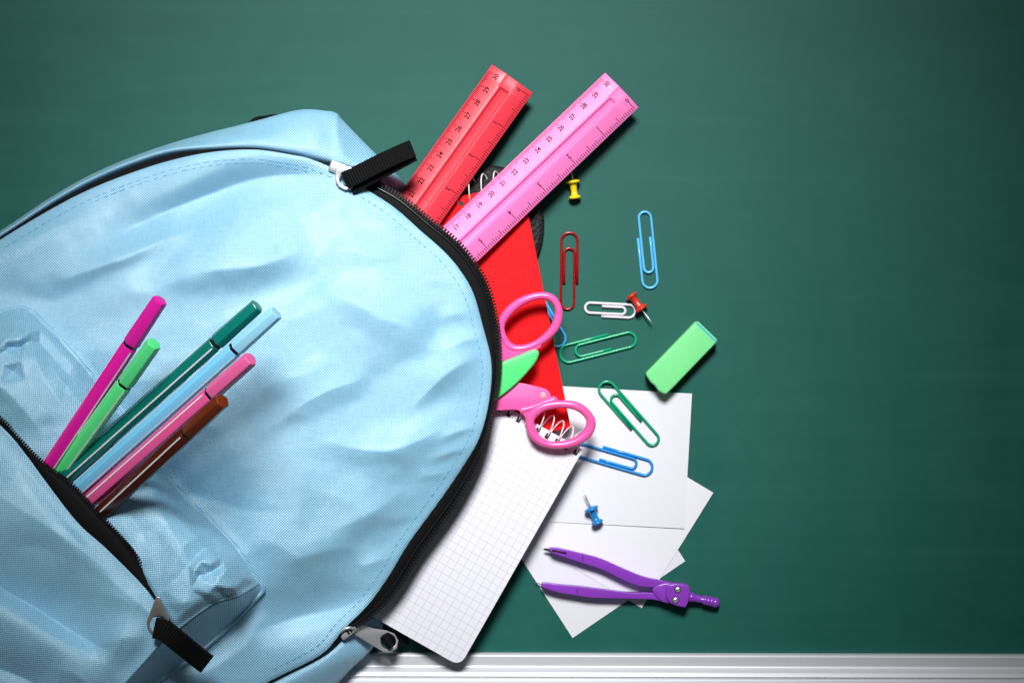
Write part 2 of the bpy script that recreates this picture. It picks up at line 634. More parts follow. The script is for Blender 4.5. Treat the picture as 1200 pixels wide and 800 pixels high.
def panel_z(px, py, detail=True):
    px = np.asarray(px, float)
    py = np.asarray(py, float)
    th = np.arctan2(py - CY, px - CX)
    r = np.hypot(px - CX, py - CY)
    R = np.interp(th, eth_s, er_s)
    t = np.clip(r / R, 0, 1)
    z = edge_z(px, py) + 0.0235 * (1 - t ** 3.0)
    f = 1.25 * stroke_sum(px, py, PANEL_FOLDS)
    if detail:
        f = f + 0.0042 * fbm(px * 0.8 + 0.5 * py, py * 1.1 + 25 * np.sin(px / 75), 0.0085, 3.1, 2) + 0.0005 * fbm(px * 0.8 + py * 0.5, py * 1.1 - px * 0.3, 0.03, 9.7, 2) - 0.0022 * np.abs(fbm(px * 0.9 + py * 0.6 + 300, py - px * 0.35, 0.0105, 5.3, 2))
    z = z + f * (1 - t ** 14) * 1.0
    # rolled hem at the very edge
    z = z - 0.0006 * sstep(0.985, 1.0, t)
    return z

bag = empty("backpack", P(250, 480, 0))
tag(bag, "light blue woven nylon backpack lying open with school things spilling out", "backpack")

NR = 130
ts = np.r_[np.linspace(0.02, 0.9, 104), np.linspace(0.9, 1.0, 27)[1:]]
ppx = CX + (edge[:, None, 0] - CX) * ts[None]
ppy = CY + (edge[:, None, 1] - CY) * ts[None]
pz = panel_z(ppx, ppy)
arr = np.stack([ppx, ppy, pz], -1)
W3 = Parr(arr).reshape(-1, 3)
m = len(ts)
F = grid_faces(NE, m, True)
F.append(tuple(i * m for i in range(NE)))
panel = mesh("front_panel", W3, F, FAB, bag, True, np.stack([ppx.ravel(), ppy.ravel()], -1))
fix_normals(panel)
if panel.data.polygons[0].normal.z < 0:
    panel.data.flip_normals()
sol = panel.modifiers.new("thickness", 'SOLIDIFY')
sol.thickness = 0.0016
sol.offset = -1
edge3 = np.concatenate([edge, panel_z(edge[:, 0], edge[:, 1])[:, None]], 1)

# body shell (gusset and back)
cen = outer.mean(0)
def inset(o, d):
    v = o - cen
    return o - v / np.linalg.norm(v, axis=1)[:, None] * d
rim[:, 2] = np.where(rim[:, 2] > 0.02, rim[:, 2] * 0.86, rim[:, 2])
rz = rim[:, 2]
rows = []
uvs = []
rows.append(np.c_[inset(rim[:, :2], 7), rz - 0.0035])
rows.append(np.c_[inset(rim[:, :2], 2), rz - 0.0006])
for q in np.linspace(0, 1, 9):
    xy = rim[:, :2] * (1 - q) + outer * q
    z = rz - (rz * 0.40) * (q ** 1.5)
    wr = 0.0006 * np.sin(np.arange(NE) * 0.21 + q * 3) * math.sin(math.pi * q)
    rows.append(np.c_[xy, z + wr])
rows.append(np.c_[inset(outer, 1.0), rz * 0.22])
rows.append(np.c_[inset(outer, 6), np.full(NE, 0.0035)])
rows.append(np.c_[inset(outer, 14), np.full(NE, 0.0012)])
rows.append(np.c_[inset(outer, 90), np.full(NE, 0.0010)])
A = np.stack(rows, 1)
mm = A.shape[1]
F = grid_faces(NE, mm, True)
F.append(tuple(i * mm + mm - 1 for i in range(NE)))
body = mesh("gusset", Parr(A).reshape(-1, 3), F, FAB, bag, True, A[..., :2].reshape(-1, 2))
fix_normals(body)
sol = body.modifiers.new("thickness", 'SOLIDIFY')
sol.thickness = 0.0012
sol.offset = -1

# zip tape of the main compartment
def outward(poly, closed=True):
    d = np.roll(poly[:, :2], -1, 0) - np.roll(poly[:, :2], 1, 0) if closed else np.gradient(poly[:, :2], axis=0)
    n = np.stack([d[:, 1], -d[:, 0]], -1)
    n /= np.linalg.norm(n, axis=1)[:, None] + 1e-9
    return n
nrm = outward(edge)
if ((edge - np.array([CX, CY])) * nrm).sum() < 0:
    nrm = -nrm
rows = []
for q in (-0.35, 0.0, 0.25, 0.5, 0.75, 0.93):
    xy = edge + nrm * (tapew * q)[:, None] if q >= 0 else edge - nrm * 4
    rows.append(np.c_[xy, edge3[:, 2] - 0.0011 - 0.0026 * max(q, 0) ** 1.3 - (0.0012 if q < 0 else 0)])
A = np.stack(rows, 1)
tape = mesh("zip_tape", Parr(A).reshape(-1, 3), grid_faces(NE, len(rows), True), BLACKWEB, bag, True)
s_ = tape.modifiers.new("thickness", 'SOLIDIFY')
s_.thickness = 0.0009
# teeth
tl = np.c_[edge + nrm * (tapew * 0.93)[:, None], edge3[:, 2] - 0.0030]
def teeth_data(line, step, along, across, high, closed=False):
    pts = arclen_points(line, step)
    d = np.gradient(pts, axis=0)
    out = []
    for k in range(len(pts)):
        c = P(*pts[k])
        a = P(*(pts[k] + d[k])) - c
        a.normalize()
        side = a.cross(Vector((0, 0, 1))).normalized()
        out.append(box_data(c, a * along, side * across, Vector((0, 0, high))))
    return merge(out)
i0 = 14 * NS
i1 = 31 * NS
V, F = teeth_data(tl[i0:i1], 3.9, 0.00062, 0.0017, 0.0009)
zt = mesh("zip_teeth", V, F, TEETH, bag)
zt["kind"] = "stuff"
# cord line beside the teeth
V, F = tube_data([P(*p) for p in np.c_[edge + nrm * (tapew * 0.62)[:, None], edge3[:, 2] - 0.0022][i0:i1:2]], 0.0009, 6)
mesh("zip_coil", V, F, TEETH, bag, True)

def stitches(line, dash, gap, zf, r=0.00028):
    """sewn dashes lying on the surface"""
    pts = arclen_points(line, 1.0)
    out = []
    k = 0
    while k + dash < len(pts):
        d = dash + random.choice((-1, 0, 0, 1))
        seg = pts[k:k + d + 1:max(1, d // 3)]
        z = zf(seg[:, 0], seg[:, 1])
        pp = [P(x, y, zz + 0.00022 - (0.0005 if j in (0, len(seg) - 1) else 0)) for j, ((x, y), zz) in enumerate(zip(seg[:, :2], z))]
        if len(pp) > 1:
            out.append(tube_data(pp, r, 5))
        k += d + gap + random.choice((0, 0, 1))
    return merge(out)
st_in = edge - nrm * 11.0
V1 = stitches(st_in[3 * NS:14 * NS], 7, 3, panel_z)
V2 = stitches(st_in[14 * NS:33 * NS], 5, 3, panel_z)
V3 = stitches((edge - nrm * 15.5)[5 * NS:12 * NS], 7, 3, panel_z)
V, F = merge([V1, V2, V3])
st = mesh("stitching", V, F, THREAD, bag, True)
st["kind"] = "stuff"

# ---- front pocket
def with_z(poly, zs):
    poly = catmull(poly, 10)
    if callable(zs):
        z = zs(poly[:, 0], poly[:, 1])
    else:
        s = np.linspace(0, 1, len(poly))
        z = np.interp(s, np.linspace(0, 1, len(zs)), zs)
    return np.c_[poly, z]

def coons(c0, c1, d0, d1, nu, nv):
    c0, c1 = resample(c0, nu), resample(c1, nu)
    d0, d1 = resample(d0, nv), resample(d1, nv)
    u = np.linspace(0, 1, nu)[:, None, None]
    v = np.linspace(0, 1, nv)[None, :, None]
    Lc = (1 - v) * c0[:, None] + v * c1[:, None]
    Ld = (1 - u) * d0[None] + u * d1[None]
    B = (1 - u) * (1 - v) * c0[0] + u * (1 - v) * c0[-1] + (1 - u) * v * c1[0] + u * v * c1[-1]
    return Lc + Ld - B, u[..., 0], v[..., 0]

seam_px = [(-75, 392), (-30, 374), (0, 366), (31, 362), (55, 382), (85, 414), (110, 444), (150, 496), (190, 550), (220, 586), (250, 613), (277, 642), (304, 684)]
on_panel = lambda x, y: panel_z(x, y) + 0.0010
seam = with_z(seam_px, on_panel)
gz = with_z([(-75, 432), (0, 493), (26, 528), (48, 552), (78, 574), (111, 608), (152, 650), (184, 700), (207, 738)],
            [.080, .086, .089, .090, .0905, .092, .096, .099, .094])
dA1 = with_z([(304, 684), (280, 698), (249, 708), (207, 738)], [seam[-1, 2], .086, .092, .094])
dA0 = np.array([seam[0], (seam[0] + gz[0]) / 2, gz[0]])
A, u, v = coons(seam, gz, dA0, dA1, 300, 96)
POCKET_FOLDS = [
    ([(-50, 430), (0, 452), (30, 482), (55, 517)], 18, 12, 3.0 * MM),
    ([(196, 570), (215, 600), (240, 628), (262, 648)], 8, 8, -2.0 * MM),
    ([(172, 556), (186, 596), (208, 636), (216, 676)], 18, 14, 3.0 * MM),
    ([(145, 590), (160, 612), (176, 642)], 12, 12, -2.0 * MM),
    ([(190, 704), (215, 706), (245, 694)], 14, 9, 2.0 * MM),
]
from mathutils.geometry import delaunay_2d_cdt
def facets(px, py, pts, blur=1.6):
    """crisp folded cloth: heights (mm) at crease points, joined by flat facets with slightly rounded edges"""
    r = delaunay_2d_cdt([Vector((p[0], p[1])) for p in pts], [], [], 0, 1e-4)
    vs_, fs_, orig = r[0], r[2], r[3]
    hh = [pts[o[0]][2] if o else 0.0 for o in orig]
    tr = BVHTree.FromPolygons([Vector((v_.x, v_.y, h_)) for v_, h_ in zip(vs_, hh)], [tuple(f) for f in fs_])
    x0, x1 = min(p[0] for p in pts) - 3, max(p[0] for p in pts) + 3
    y0, y1 = min(p[1] for p in pts) - 3, max(p[1] for p in pts) + 3
    out = np.zeros_like(px)
    for idx in np.argwhere((px > x0) & (px < x1) & (py > y0) & (py < y1)):
        i, j = idx
        acc = 0.0
        for ox, oy in ((0, 0), (blur, 0), (-blur, 0), (0, blur), (0, -blur)):
            hit = tr.ray_cast(Vector((px[i, j] + ox, py[i, j] + oy, 100)), Vector((0, 0, -1)))
            acc += hit[0].z if hit[0] is not None else 0.0
        out[i, j] = acc / 5
    return out * 0.0014
LEFT_CORNER = [(-70, 380, 0), (-70, 470, 0), (-40, 400, 1), (-12, 384, 2), (31, 364, 0), (20, 371, 3), (7, 400, 6.5), (21, 399, 7), (36, 389, 6.5), (10, 405, 1), (22, 407.5, 0.5), (34, 400, 2),
               (27, 414, 5), (25, 423, 5.5), (16, 436, -0.5), (6, 411, 2.5), (3, 428, 3.5), (-12, 420, 3), (46, 402, 0.5), (62, 420, 0), (80, 440, 0.5), (46, 386, 3), (64, 404, 3.5), (86, 428, 3), (112, 458, 0),
               (40, 420, 5), (54, 446, 4.5), (72, 474, 2), (30, 446, 3.5), (0, 452, 3), (20, 480, 1.5), (-30, 460, 1), (60, 500, 0), (100, 500, 0), (10, 505, 0), (70, 380, 0), (120, 440, 0)]
RIGHT_CORNER = [(185, 620, 0), (190, 690, 0), (212, 730, 0), (249, 706, 0), (280, 697, 0), (304, 684, 0), (277, 643, 0), (248, 612, 0), (215, 640, 1.5), (222, 662, 0), (231, 651, -1.5), (241, 642, -1), (250, 645, 0.5),
                (228, 668, 4.5), (235, 657, 5), (246, 650, 4.5), (259, 653, 4.5), (232, 674, 0.5), (244, 671, 0), (257, 664, 1), (246, 661, 6), (256, 676, 5.5), (266, 667, 4.5), (272, 655, 3.5),
                (240, 682, 4), (252, 686, 6), (262, 687, 6), (258, 691.5, 0), (265, 699, -0.5), (272, 701, 4), (276, 690, 5), (245, 694, 5), (253, 700, 4.5), (284, 690, -0.5), (296, 683.5, -0.5), (284, 677, 4), (293, 680, 2.5),
                (282, 695, 3), (225, 690, 2), (215, 705, 2), (235, 625, 1.5), (258, 635, 0.5)]
disp = stroke_sum(A[..., 0], A[..., 1], POCKET_FOLDS) + facets(A[..., 0], A[..., 1], LEFT_CORNER) + facets(A[..., 0], A[..., 1], RIGHT_CORNER) + 0.0009 * fbm(A[..., 0], A[..., 1] * 1.2, 0.028, 5.5, 2)
mask = sstep(0, 0.05, v) * sstep(0, 0.03, 1 - v) * (0.25 + 0.75 * sstep(0, 0.03, 1 - u))
A[..., 2] += (disp + 0.0075 * np.sin(np.pi * v) ** 0.6) * mask
A[..., 2] = np.maximum(A[..., 2], panel_z(A[..., 0], A[..., 1], False) + 0.0012)
gus = mesh("pocket_gusset", Parr(A).reshape(-1, 3), grid_faces(300, 96), FAB, bag, True, (A[..., :2] @ np.array([[0.74, 0.67], [-0.67, 0.74]])).reshape(-1, 2))
gus_grid = A.copy()
s_ = gus.modifiers.new("thickness", 'SOLIDIFY'); s_.thickness = 0.001; s_.offset = 0

# pocket front
ftop = with_z([(-75, 436), (0, 498), (30, 532), (55, 566), (91, 612), (124, 642), (165, 683), (183, 706)], [.086, .094, .100, .1015, .1020, .1015, .1005, .098])
fright = with_z([(183, 706), (192, 736), (188, 753), (147, 800), (60, 895)], [.098, .099, .097, .094, .082])
fleft = with_z([(-75, 436), (-150, 520), (-225, 620)], [.086, .080, .066])
fbot = with_z([(-225, 620), (-120, 780), (60, 895)], [.066, .078, .082])
A, u, v = coons(ftop, fbot, fleft, fright, 190, 150)
FRONT_FOLDS = [
    ([(-90, 610), (-10, 680), (45, 714), (95, 746), (135, 764)], 62, 15, -21.0 * MM),
    ([(-40, 770), (20, 790), (60, 812)], 26, 16, -8.0 * MM),
    ([(-30, 560), (30, 600), (90, 640), (150, 690)], 30, 34, 5.0 * MM),
    ([(110, 760), (140, 748), (170, 745)], 18, 22, 4.0 * MM),
    ([(10, 640), (45, 640), (80, 655)], 16, 16, -2.0 * MM),
    ([(60, 780), (90, 790), (115, 812)], 16, 16, 3.0 * MM),
    ([(120, 690), (140, 700), (165, 715)], 14, 14, 2.0 * MM),
]
disp = stroke_sum(A[..., 0], A[..., 1], FRONT_FOLDS) + 0.0016 * fbm(A[..., 0], A[..., 1] * 1.1, 0.013, 2.2, 2)
mask = sstep(0, 0.10, v) * sstep(0, 0.06, 1 - u) * sstep(0, 0.1, u)
A[..., 2] += (disp + 0.012 * np.sin(np.pi * np.clip(v, 0, 1)) * np.sin(np.pi * u)) * mask
pf_grid = A.copy()
rot = np.array([[0.74, 0.67], [-0.67, 0.74]])
pf = mesh("pocket_front", Parr(A).reshape(-1, 3), grid_faces(190, 150), FAB, bag, True, (A[..., :2] @ rot).reshape(-1, 2))
s_ = pf.modifiers.new("thickness", 'SOLIDIFY'); s_.thickness = 0.001; s_.offset = 0

# pocket side wall
wtop = np.concatenate([dA1, with_z([(207, 738), (193, 747), (187, 754), (147, 800), (60, 895)], [.094, .0955, .0965, .0935, .0815])[1:]])
wbot = with_z([(308, 690), (272, 729), (236, 761), (206, 783), (180, 801), (110, 858), (48, 912)], on_panel)
d0 = np.array([wtop[0], wbot[0]])
d1 = np.array([wtop[-1], wbot[-1]])
A, u, v = coons(wtop, wbot, d0, d1, 110, 24)
A[..., 2] += 0.0014 * fbm(A[..., 0], A[..., 1], 0.05, 7.2, 2) * np.sin(np.pi * v) - 0.004 * np.sin(np.pi * v) * np.sin(np.pi * u)
wall = mesh("pocket_side", Parr(A).reshape(-1, 3), grid_faces(110, 24), FAB, bag, True, (A[..., :2] @ rot).reshape(-1, 2))
s_ = wall.modifiers.new("thickness", 'SOLIDIFY'); s_.thickness = 0.001; s_.offset = 0

# piping along the pocket seam
pip = np.concatenate([seam[:-2], with_z([(304, 684), (309, 690), (300, 700)], on_panel), wbot[8:]])
pip = resample(pip, 170)
pip[:, 2] = np.maximum(pip[:, 2], panel_z(pip[:, 0], pip[:, 1])) + 0.0004
V, F = tube_data([P(*p) for p in pip], 0.0015, 8)
mesh("pocket_piping", V, F, FAB, bag, True, np.array([[v_[0] * S, v_[1] * S] for v_ in V]))

# pocket zip tape, running from the pocket front edge up over the pens
ztop = with_z([(-75, 430), (0, 490), (19, 511), (52, 544), (82, 566), (115, 601), (154, 644), (176, 680), (184, 702)], [.086, .0935, .0985, .1000, .1005, .1010, .0990, .0965, .095])
fedge = ftop.copy()
fedge[:, 2] -= 0.0012
fin = fedge.copy(); fin[:, 0] -= 4; fin[:, 1] += 4; fin[:, 2] -= 0.0014
n_ = 110
r0, r1, r2 = resample(fin, n_), resample(fedge, n_), resample(ztop, n_)
A = np.stack([r0, r1, r1 * .66 + r2 * .34 + [0, 0, .0006], r1 * .33 + r2 * .67 + [0, 0, .0006], r2], 1)
tp = mesh("pocket_zip_tape", Parr(A).reshape(-1, 3), grid_faces(n_, 5), BLACKWEB, bag, True)
s_ = tp.modifiers.new("thickness", 'SOLIDIFY'); s_.thickness = 0.0008; s_.offset = 0
V, F = teeth_data(r2 + [0, 0, .0006], 3.4, 0.00055, 0.0014, 0.0007)
o = mesh("pocket_zip_teeth", V, F, TEETH, bag)
o["kind"] = "stuff"

# surface lookup from above
dg = bpy.context.evaluated_depsgraph_get()
def bvh_of(objs):
    trees = []
    for ob in objs:
        me = ob.data
        trees.append(BVHTree.FromPolygons([v_.co.copy() for v_ in me.vertices], [tuple(p.vertices) for p in me.polygons]))
    return trees
TREES = bvh_of([panel, gus])
TREES_F = bvh_of([pf])
TREES_ALL = TREES + TREES_F + bvh_of([wall])
def top_z(px, py, trees, zs=0.07):
    best = -1
    # iterate because the pixel direction depends on height
    w = P(px, py, zs)
    for tr in trees:
        hit = tr.ray_cast(Vector((0, 0, H)), (w - Vector((0, 0, H))).normalized())
        if hit[0] is not None:
            best = max(best, hit[0].z)
    return best
def zfun(trees):
    return lambda xs, ys: np.array([top_z(x, y, trees) for x, y in zip(xs, ys)])

# stitched lines on the pocket
gs = catmull([(22, 470), (50, 505), (80, 520)], 8)
ga = catmull([(14, 436), (36, 458), (64, 490), (90, 512)], 8)
gb = catmull([(164, 574), (188, 605), (208, 632), (224, 655)], 8)
fa = catmull([(2, 512), (35, 552), (62, 587), (95, 626), (135, 666), (178, 704)], 8)
fb = catmull([(58, 580), (80, 606), (104, 632), (122, 648)], 8)
seam_in = seam[30:, :2] + np.array([-5.5, 4.5])
seam_out = seam[40:112, :2] + np.array([6.0, -5.0])
parts = [stitches(ga, 6, 3, zfun(TREES)), stitches(gb, 6, 3, zfun(TREES)), stitches(fa, 7, 3, zfun(TREES_F)), stitches(fb, 8, 4, zfun(TREES_F)),
         stitches(seam_in, 7, 3, zfun(TREES)), stitches(wbot[10:40, :2] + np.array([-6, -6]), 7, 3, zfun(TREES_ALL))]
V, F = merge(parts)
st = mesh("pocket_stitching", V, F, THREAD, bag, True)
st["kind"] = "stuff"

# ---- webbing tabs and metal zip pulls
def webbing(name, pts, width_px, thick, parent, rib=3.3, mat=BLACKWEB, ribs=0.00030):
    path = arclen_points(catmull(pts, 12), rib / 2)
    out_v, out_f = [], []
    n = len(path)
    d = np.gradient(path[:, :2], axis=0)
    for i in range(n):
        c = P(*path[i])
        nn = Vector((d[i, 1], d[i, 0], 0)).normalized()
        w = width_px / S / 2 + (ribs if i % 2 else 0)
        h = thick / 2 + (ribs if i % 2 else 0)
        prof = [(-w, -h * .5), (-w * .93, -h), (w * .93, -h), (w, -h * .5), (w, h * .5), (w * .93, h), (-w * .93, h), (-w, h * .5)]
        for a, b in prof:
            out_v.append(c + nn * a + Vector((0, 0, b)))
    for i in range(n - 1):
        for k in range(8):
            out_f.append((i * 8 + k, i * 8 + (k + 1) % 8, (i + 1) * 8 + (k + 1) % 8, (i + 1) * 8 + k))
    out_f.append(tuple(reversed(range(8))))
    out_f.append(tuple((n - 1) * 8 + k for k in range(8)))
    o = mesh(name, out_v, out_f, mat, parent)
    fix_normals(o)
    return o

def pull_plate(name, outline, hole, z_of, mat, parent, thick=0.0013):
    """flat metal plate with a round hole; outline px polygon, hole (cx,cy,rx,ry)"""
    cx, cy, rx, ry = hole
    n = 48
    out = resample(np.r_[outline, [outline[0]]], 241)[:-1]
    th = np.arctan2(out[:, 1] - cy, out[:, 0] - cx)
    rr = np.hypot(out[:, 0] - cx, out[:, 1] - cy)
    o2 = np.argsort(th)
    V = []
    for lvl in (0, 1):
        for k in range(n):
            a = -math.pi + 2 * math.pi * (k + .5) / n
            R = np.interp(a, np.r_[th[o2] - 2 * np.pi, th[o2], th[o2] + 2 * np.pi], np.r_[rr[o2], rr[o2], rr[o2]])
            for (qx, qy) in ((cx + rx * math.cos(a), cy + ry * math.sin(a)), (cx + R * math.cos(a), cy + R * math.sin(a))):
                z = z_of(qx, qy) + (thick if lvl else 0)
                V.append(P(qx, qy, z))
    F = []
    N2 = 2 * n
    for k in range(n):
        j = (k + 1) % n
        F.append((2 * k, 2 * j, 2 * j + 1, 2 * k + 1))
        F.append((N2 + 2 * k, N2 + 2 * k + 1, N2 + 2 * j + 1, N2 + 2 * j))
        F.append((2 * k + 1, 2 * j + 1, N2 + 2 * j + 1, N2 + 2 * k + 1))
        F.append((2 * k, N2 + 2 * k, N2 + 2 * j, 2 * j))
    o = mesh(name, V, F, mat, parent)
    fix_normals(o)
    bevel(o, 0.0003, 2, 40)
    return o

# upper pull, by the rulers
pull_plate("zip_pull", np.array([(393, 192), (416, 197), (420, 206), (417, 216), (411, 222), (404, 223), (397, 219), (393, 212)]), (406, 211, 8.2, 8.2), lambda x, y: 0.0468, STEEL, bag)
webbing("pull_tab", [(404, 212, .0485), (408, 210, .0500), (422, 203, .0512), (450, 189, .0512), (472, 179, .0505), (484, 174, .0490)], 19.5, 0.0032, bag)
webbing("pull_tab", [(410, 220, .0460), (428, 210, .0468), (455, 196, .0468), (485, 180, .0468)], 17, 0.0022, bag)
V, F = box_data(P(396, 197, .0430), (0.005, -0.002, 0), (0.0013, 0.0034, 0), (0, 0, 0.0018))
sl = mesh("zip_slider", V, F, STEEL, bag); bevel(sl, 0.0012, 3)

# lower pull, by the squared notebook
V, F = box_data(P(407, 738, .0370), (0.0045, 0.0035, 0), (-0.0022, 0.0028, 0), (0, 0, 0.002))
sl = mesh("zip_slider", V, F, STEEL, bag); bevel(sl, 0.0012, 3)
V, F = tube_data([P(x, y, z) for x, y, z in catmull([(398, 742, .039), (403, 737, .0412), (410, 735, .0412), (416, 737, .038)], 6)], 0.0009, 8)
mesh("slider_bridge", V, F, STEEL, bag, True)
zl = lambda x, y: 0.0358 - (x - 410) * 0.00024
pull_plate("zip_pull", np.array([(413, 731), (420, 730), (438, 736), (452, 738), (462, 742), (467, 750), (465, 759), (457, 764), (449, 763), (432, 753), (416, 743), (411, 737)]), (455, 751, 9, 9), zl, STEEL, bag)
webbing("pull_tab", [(450, 754, .0265), (455, 750, .0280), (461, 748, .0220), (467, 747, .0140), (478, 746, .0085)], 17, 0.0030, bag)

# pocket pull
zk = lambda x, y: 0.1015 - (y - 700) * 0.00006
pull_plate("zip_pull", np.array([(183, 698), (187, 698), (198, 724), (199, 733), (195, 741), (186, 745), (177, 742), (172, 735), (172, 727)]), (185.5, 731, 10, 10), zk, SHADESTEEL, bag)
webbing("pull_tab", [(181, 735, .1045), (192, 738, .1055), (210, 752, .1010), (230, 768, .0900), (243, 778, .0840)], 22, 0.0042, bag)

# shoulder strap end and carrying loop (black padded mesh)
def mesh_pad_mat():
    m, nt, b = new_mat("black_air_mesh")
    v_ = nt.nodes.new('ShaderNodeTexVoronoi')
    v_.inputs['Scale'].default_value = 420
    nt.links.new(obj_coord(nt), v_.inputs['Vector'])
    nt.links.new(mix_col(nt, v_.outputs[0], (0.001, 0.001, 0.001), (0.012, 0.012, 0.013)), b.inputs['Base Color'])
    b.inputs['Roughness'].default_value = 0.7
    add_bump(nt, b, v_.outputs[0], 0.9, 0.001)
    return m
AIRMESH = mesh_pad_mat()
so = catmull([(455, 330), (470, 270), (515, 225), (560, 200), (580, 195), (604, 203), (624, 222), (635, 246), (637, 268), (633, 292), (622, 316), (600, 352), (560, 400), (500, 420), (465, 390)], 8, True)
cs = so.mean(0)
rowsV, mrow = [], 0
for q, z in ((1.0, 0.0003), (1.01, .002), (1.0, .0048), (0.965, .0066), (0.9, .0073), (0.5, .0075), (0.02, .0075)):
    for p in so:
        c = cs + (p - cs) * (1 - (1 - q) * 0.9)
        rowsV.append(P(c[0], c[1], z))
N_ = len(so)
F = [(i * N_ + k, i * N_ + (k + 1) % N_, (i + 1) * N_ + (k + 1) % N_, (i + 1) * N_ + k) for i in range(6) for k in range(N_)]
F += [tuple(range(N_)), tuple(6 * N_ + k for k in range(N_))]
o = mesh("shoulder_strap", rowsV, F, AIRMESH, bag, True)
fix_normals(o)
webbing("carry_loop", [(285, 175, .030), (296, 146, .022), (312, 140.5, .018), (328, 142, .022), (345, 170, .030)], 9, 0.003, bag)

# ------------------------------------------------------------------ felt-tip pens
def pen_mats(name, col, rough=0.22):
    return plastic(name, col, rough, 0.0, var=0.04)
WHITE = plastic("white_stripe", (0.85, 0.84, 0.84), 0.3)
RING_BLACK = plastic("pen_ring_black", (0.01, 0.01, 0.012), 0.3)
PENS = [
    # slot px, tip px, cap length, colour, cap colour, label, extra height, twist
    ((57, 548), (188, 351), .0335, (0.78, 0.012, 0.36), (0.80, 0.015, 0.38), "magenta felt-tip pen leaning out of the backpack pocket", 0.0002, 13, "magenta"),
    ((71, 553), (181, 402), .0335, (0.10, 0.80, 0.25), (0.11, 0.84, 0.28), "light green felt-tip pen with a printed number in the backpack pocket", -0.0002, 8, "light_green"),
    ((73, 561), (302, 358), .0330, (0.002, 0.155, 0.125), (0.002, 0.175, 0.14), "dark green felt-tip pen, the longest reaching from the backpack pocket beside a sky blue one", 0.0012, -12, "dark_green"),
    ((90, 574), (324, 366), .0330, (0.20, 0.60, 0.88), (0.34, 0.74, 0.95), "sky blue felt-tip pen between a dark green and a pink pen in the pocket", 0.0, 15, "sky_blue"),
    ((103, 588), (294, 420), .0345, (0.80, 0.10, 0.32), (0.85, 0.13, 0.36), "rose pink felt-tip pen between a sky blue and a brown pen in the pocket", -0.0002, -58, "rose"),
    ((117, 602), (261, 469), .0360, (0.085, 0.012, 0.004), (0.17, 0.028, 0.006), "brown felt-tip pen, outermost of the row in the backpack pocket", -0.0002, -36, "brown"),
]
def hex_loft(profile, p0, axis, twist):
    """profile: (s, across-flats radius)"""
    axis = axis.normalized()
    side = axis.cross(Vector((0, 0, 1))).normalized()
    up = side.cross(axis).normalized()
    V, F = [], []
    seg = 6
    for s, r in profile:
        for k in range(seg):
            a = math.radians(twist) + 2 * math.pi * (k + 0.5) / seg + math.pi / 2
            R = r / math.cos(math.pi / 6)
            V.append(p0 + axis * s + side * (math.cos(a) * R) + up * (math.sin(a) * R))
    for i in range(len(profile) - 1):
        for k in range(seg):
            F.append((i * seg + k, i * seg + (k + 1) % seg, (i + 1) * seg + (k + 1) % seg, (i + 1) * seg + k))
    F.append(tuple(range(seg)))
    F.append(tuple((len(profile) - 1) * seg + k for k in range(seg)))
    return V, F

pen_roots = []
PR = 0.0044
for slot, tip, caplen, col, capcol, label, dz, tw, nm in PENS:
    slot = np.array(slot, float); tip = np.array(tip, float)
    zs = 0.0930 + dz
    # lowest tip height that keeps the pen clear of the cloth
    zt_ = 0.0
    for f in np.linspace(0.10, 1.0, 24):
        q = slot + (tip - slot) * f
        need = top_z(q[0], q[1], TREES, 0.08) + PR + 0.0003
        zt_ = max(zt_, zs + (need - zs) / f)
    if dz > 0.001:
        zt_ += 0.0005
    a = P(slot[0], slot[1], zs)
    b = P(tip[0], tip[1], zt_)
    ax = (a - b).normalized()          # from the cap end into the pocket
    root = empty("felt_tip_pen", b)
    tag(root, label, "pen", "felt-tip pens in the pocket")
    capm = pen_mats("pen_cap_" + nm, capcol, 0.25)
    barm = pen_mats("pen_barrel_" + nm, col, 0.18)
    V, F = hex_loft([(0, PR * .80), (.0006, PR * .90), (caplen - .001, PR * 1.0), (caplen - .0005, PR * .98)], b, ax, tw)
    o = mesh("cap", V, F, capm, root); fix_normals(o); bevel(o, 0.0011, 4, 25)
    V, F = hex_loft([(caplen - .0006, PR * .86), (caplen + .0016, PR * .86)], b, ax, tw)
    o = mesh("ring", V, F, RING_BLACK, root); fix_normals(o)
    Lp = (a - b).length + 0.035
    V, F = hex_loft([(caplen + .0015, PR * .90), (caplen + .0025, PR * .97), (Lp, PR * .97)], b, ax, tw)
    bar = mesh("barrel", V, F, barm, root); fix_normals(bar); bevel(bar, 0.00045, 3, 25)
    # white stripes along the edges of the hexagon
    side = ax.cross(Vector((0, 0, 1))).normalized(); up = side.cross(ax).normalized()
    for k in (0, 2, 4):
        an = math.radians(tw) + 2 * math.pi * (k + 0.5) / 6 + math.pi / 2
        d = side * math.cos(an) + up * math.sin(an)
        if d.z < -0.3:
            continue
        tdir = ax.cross(d).normalized()
        Rr = PR * .97 / math.cos(math.pi / 6) - 0.00022
        L0, L1 = caplen + .003, Lp - .001
        V, F = box_data(b + ax * ((L0 + L1) / 2) + d * Rr, ax * ((L1 - L0) / 2), tdir * 0.00042, d * 0.00022)
        mesh("stripe", V, F, WHITE, root)
    pen_roots.append((root, a, b, ax, side, up, tw))

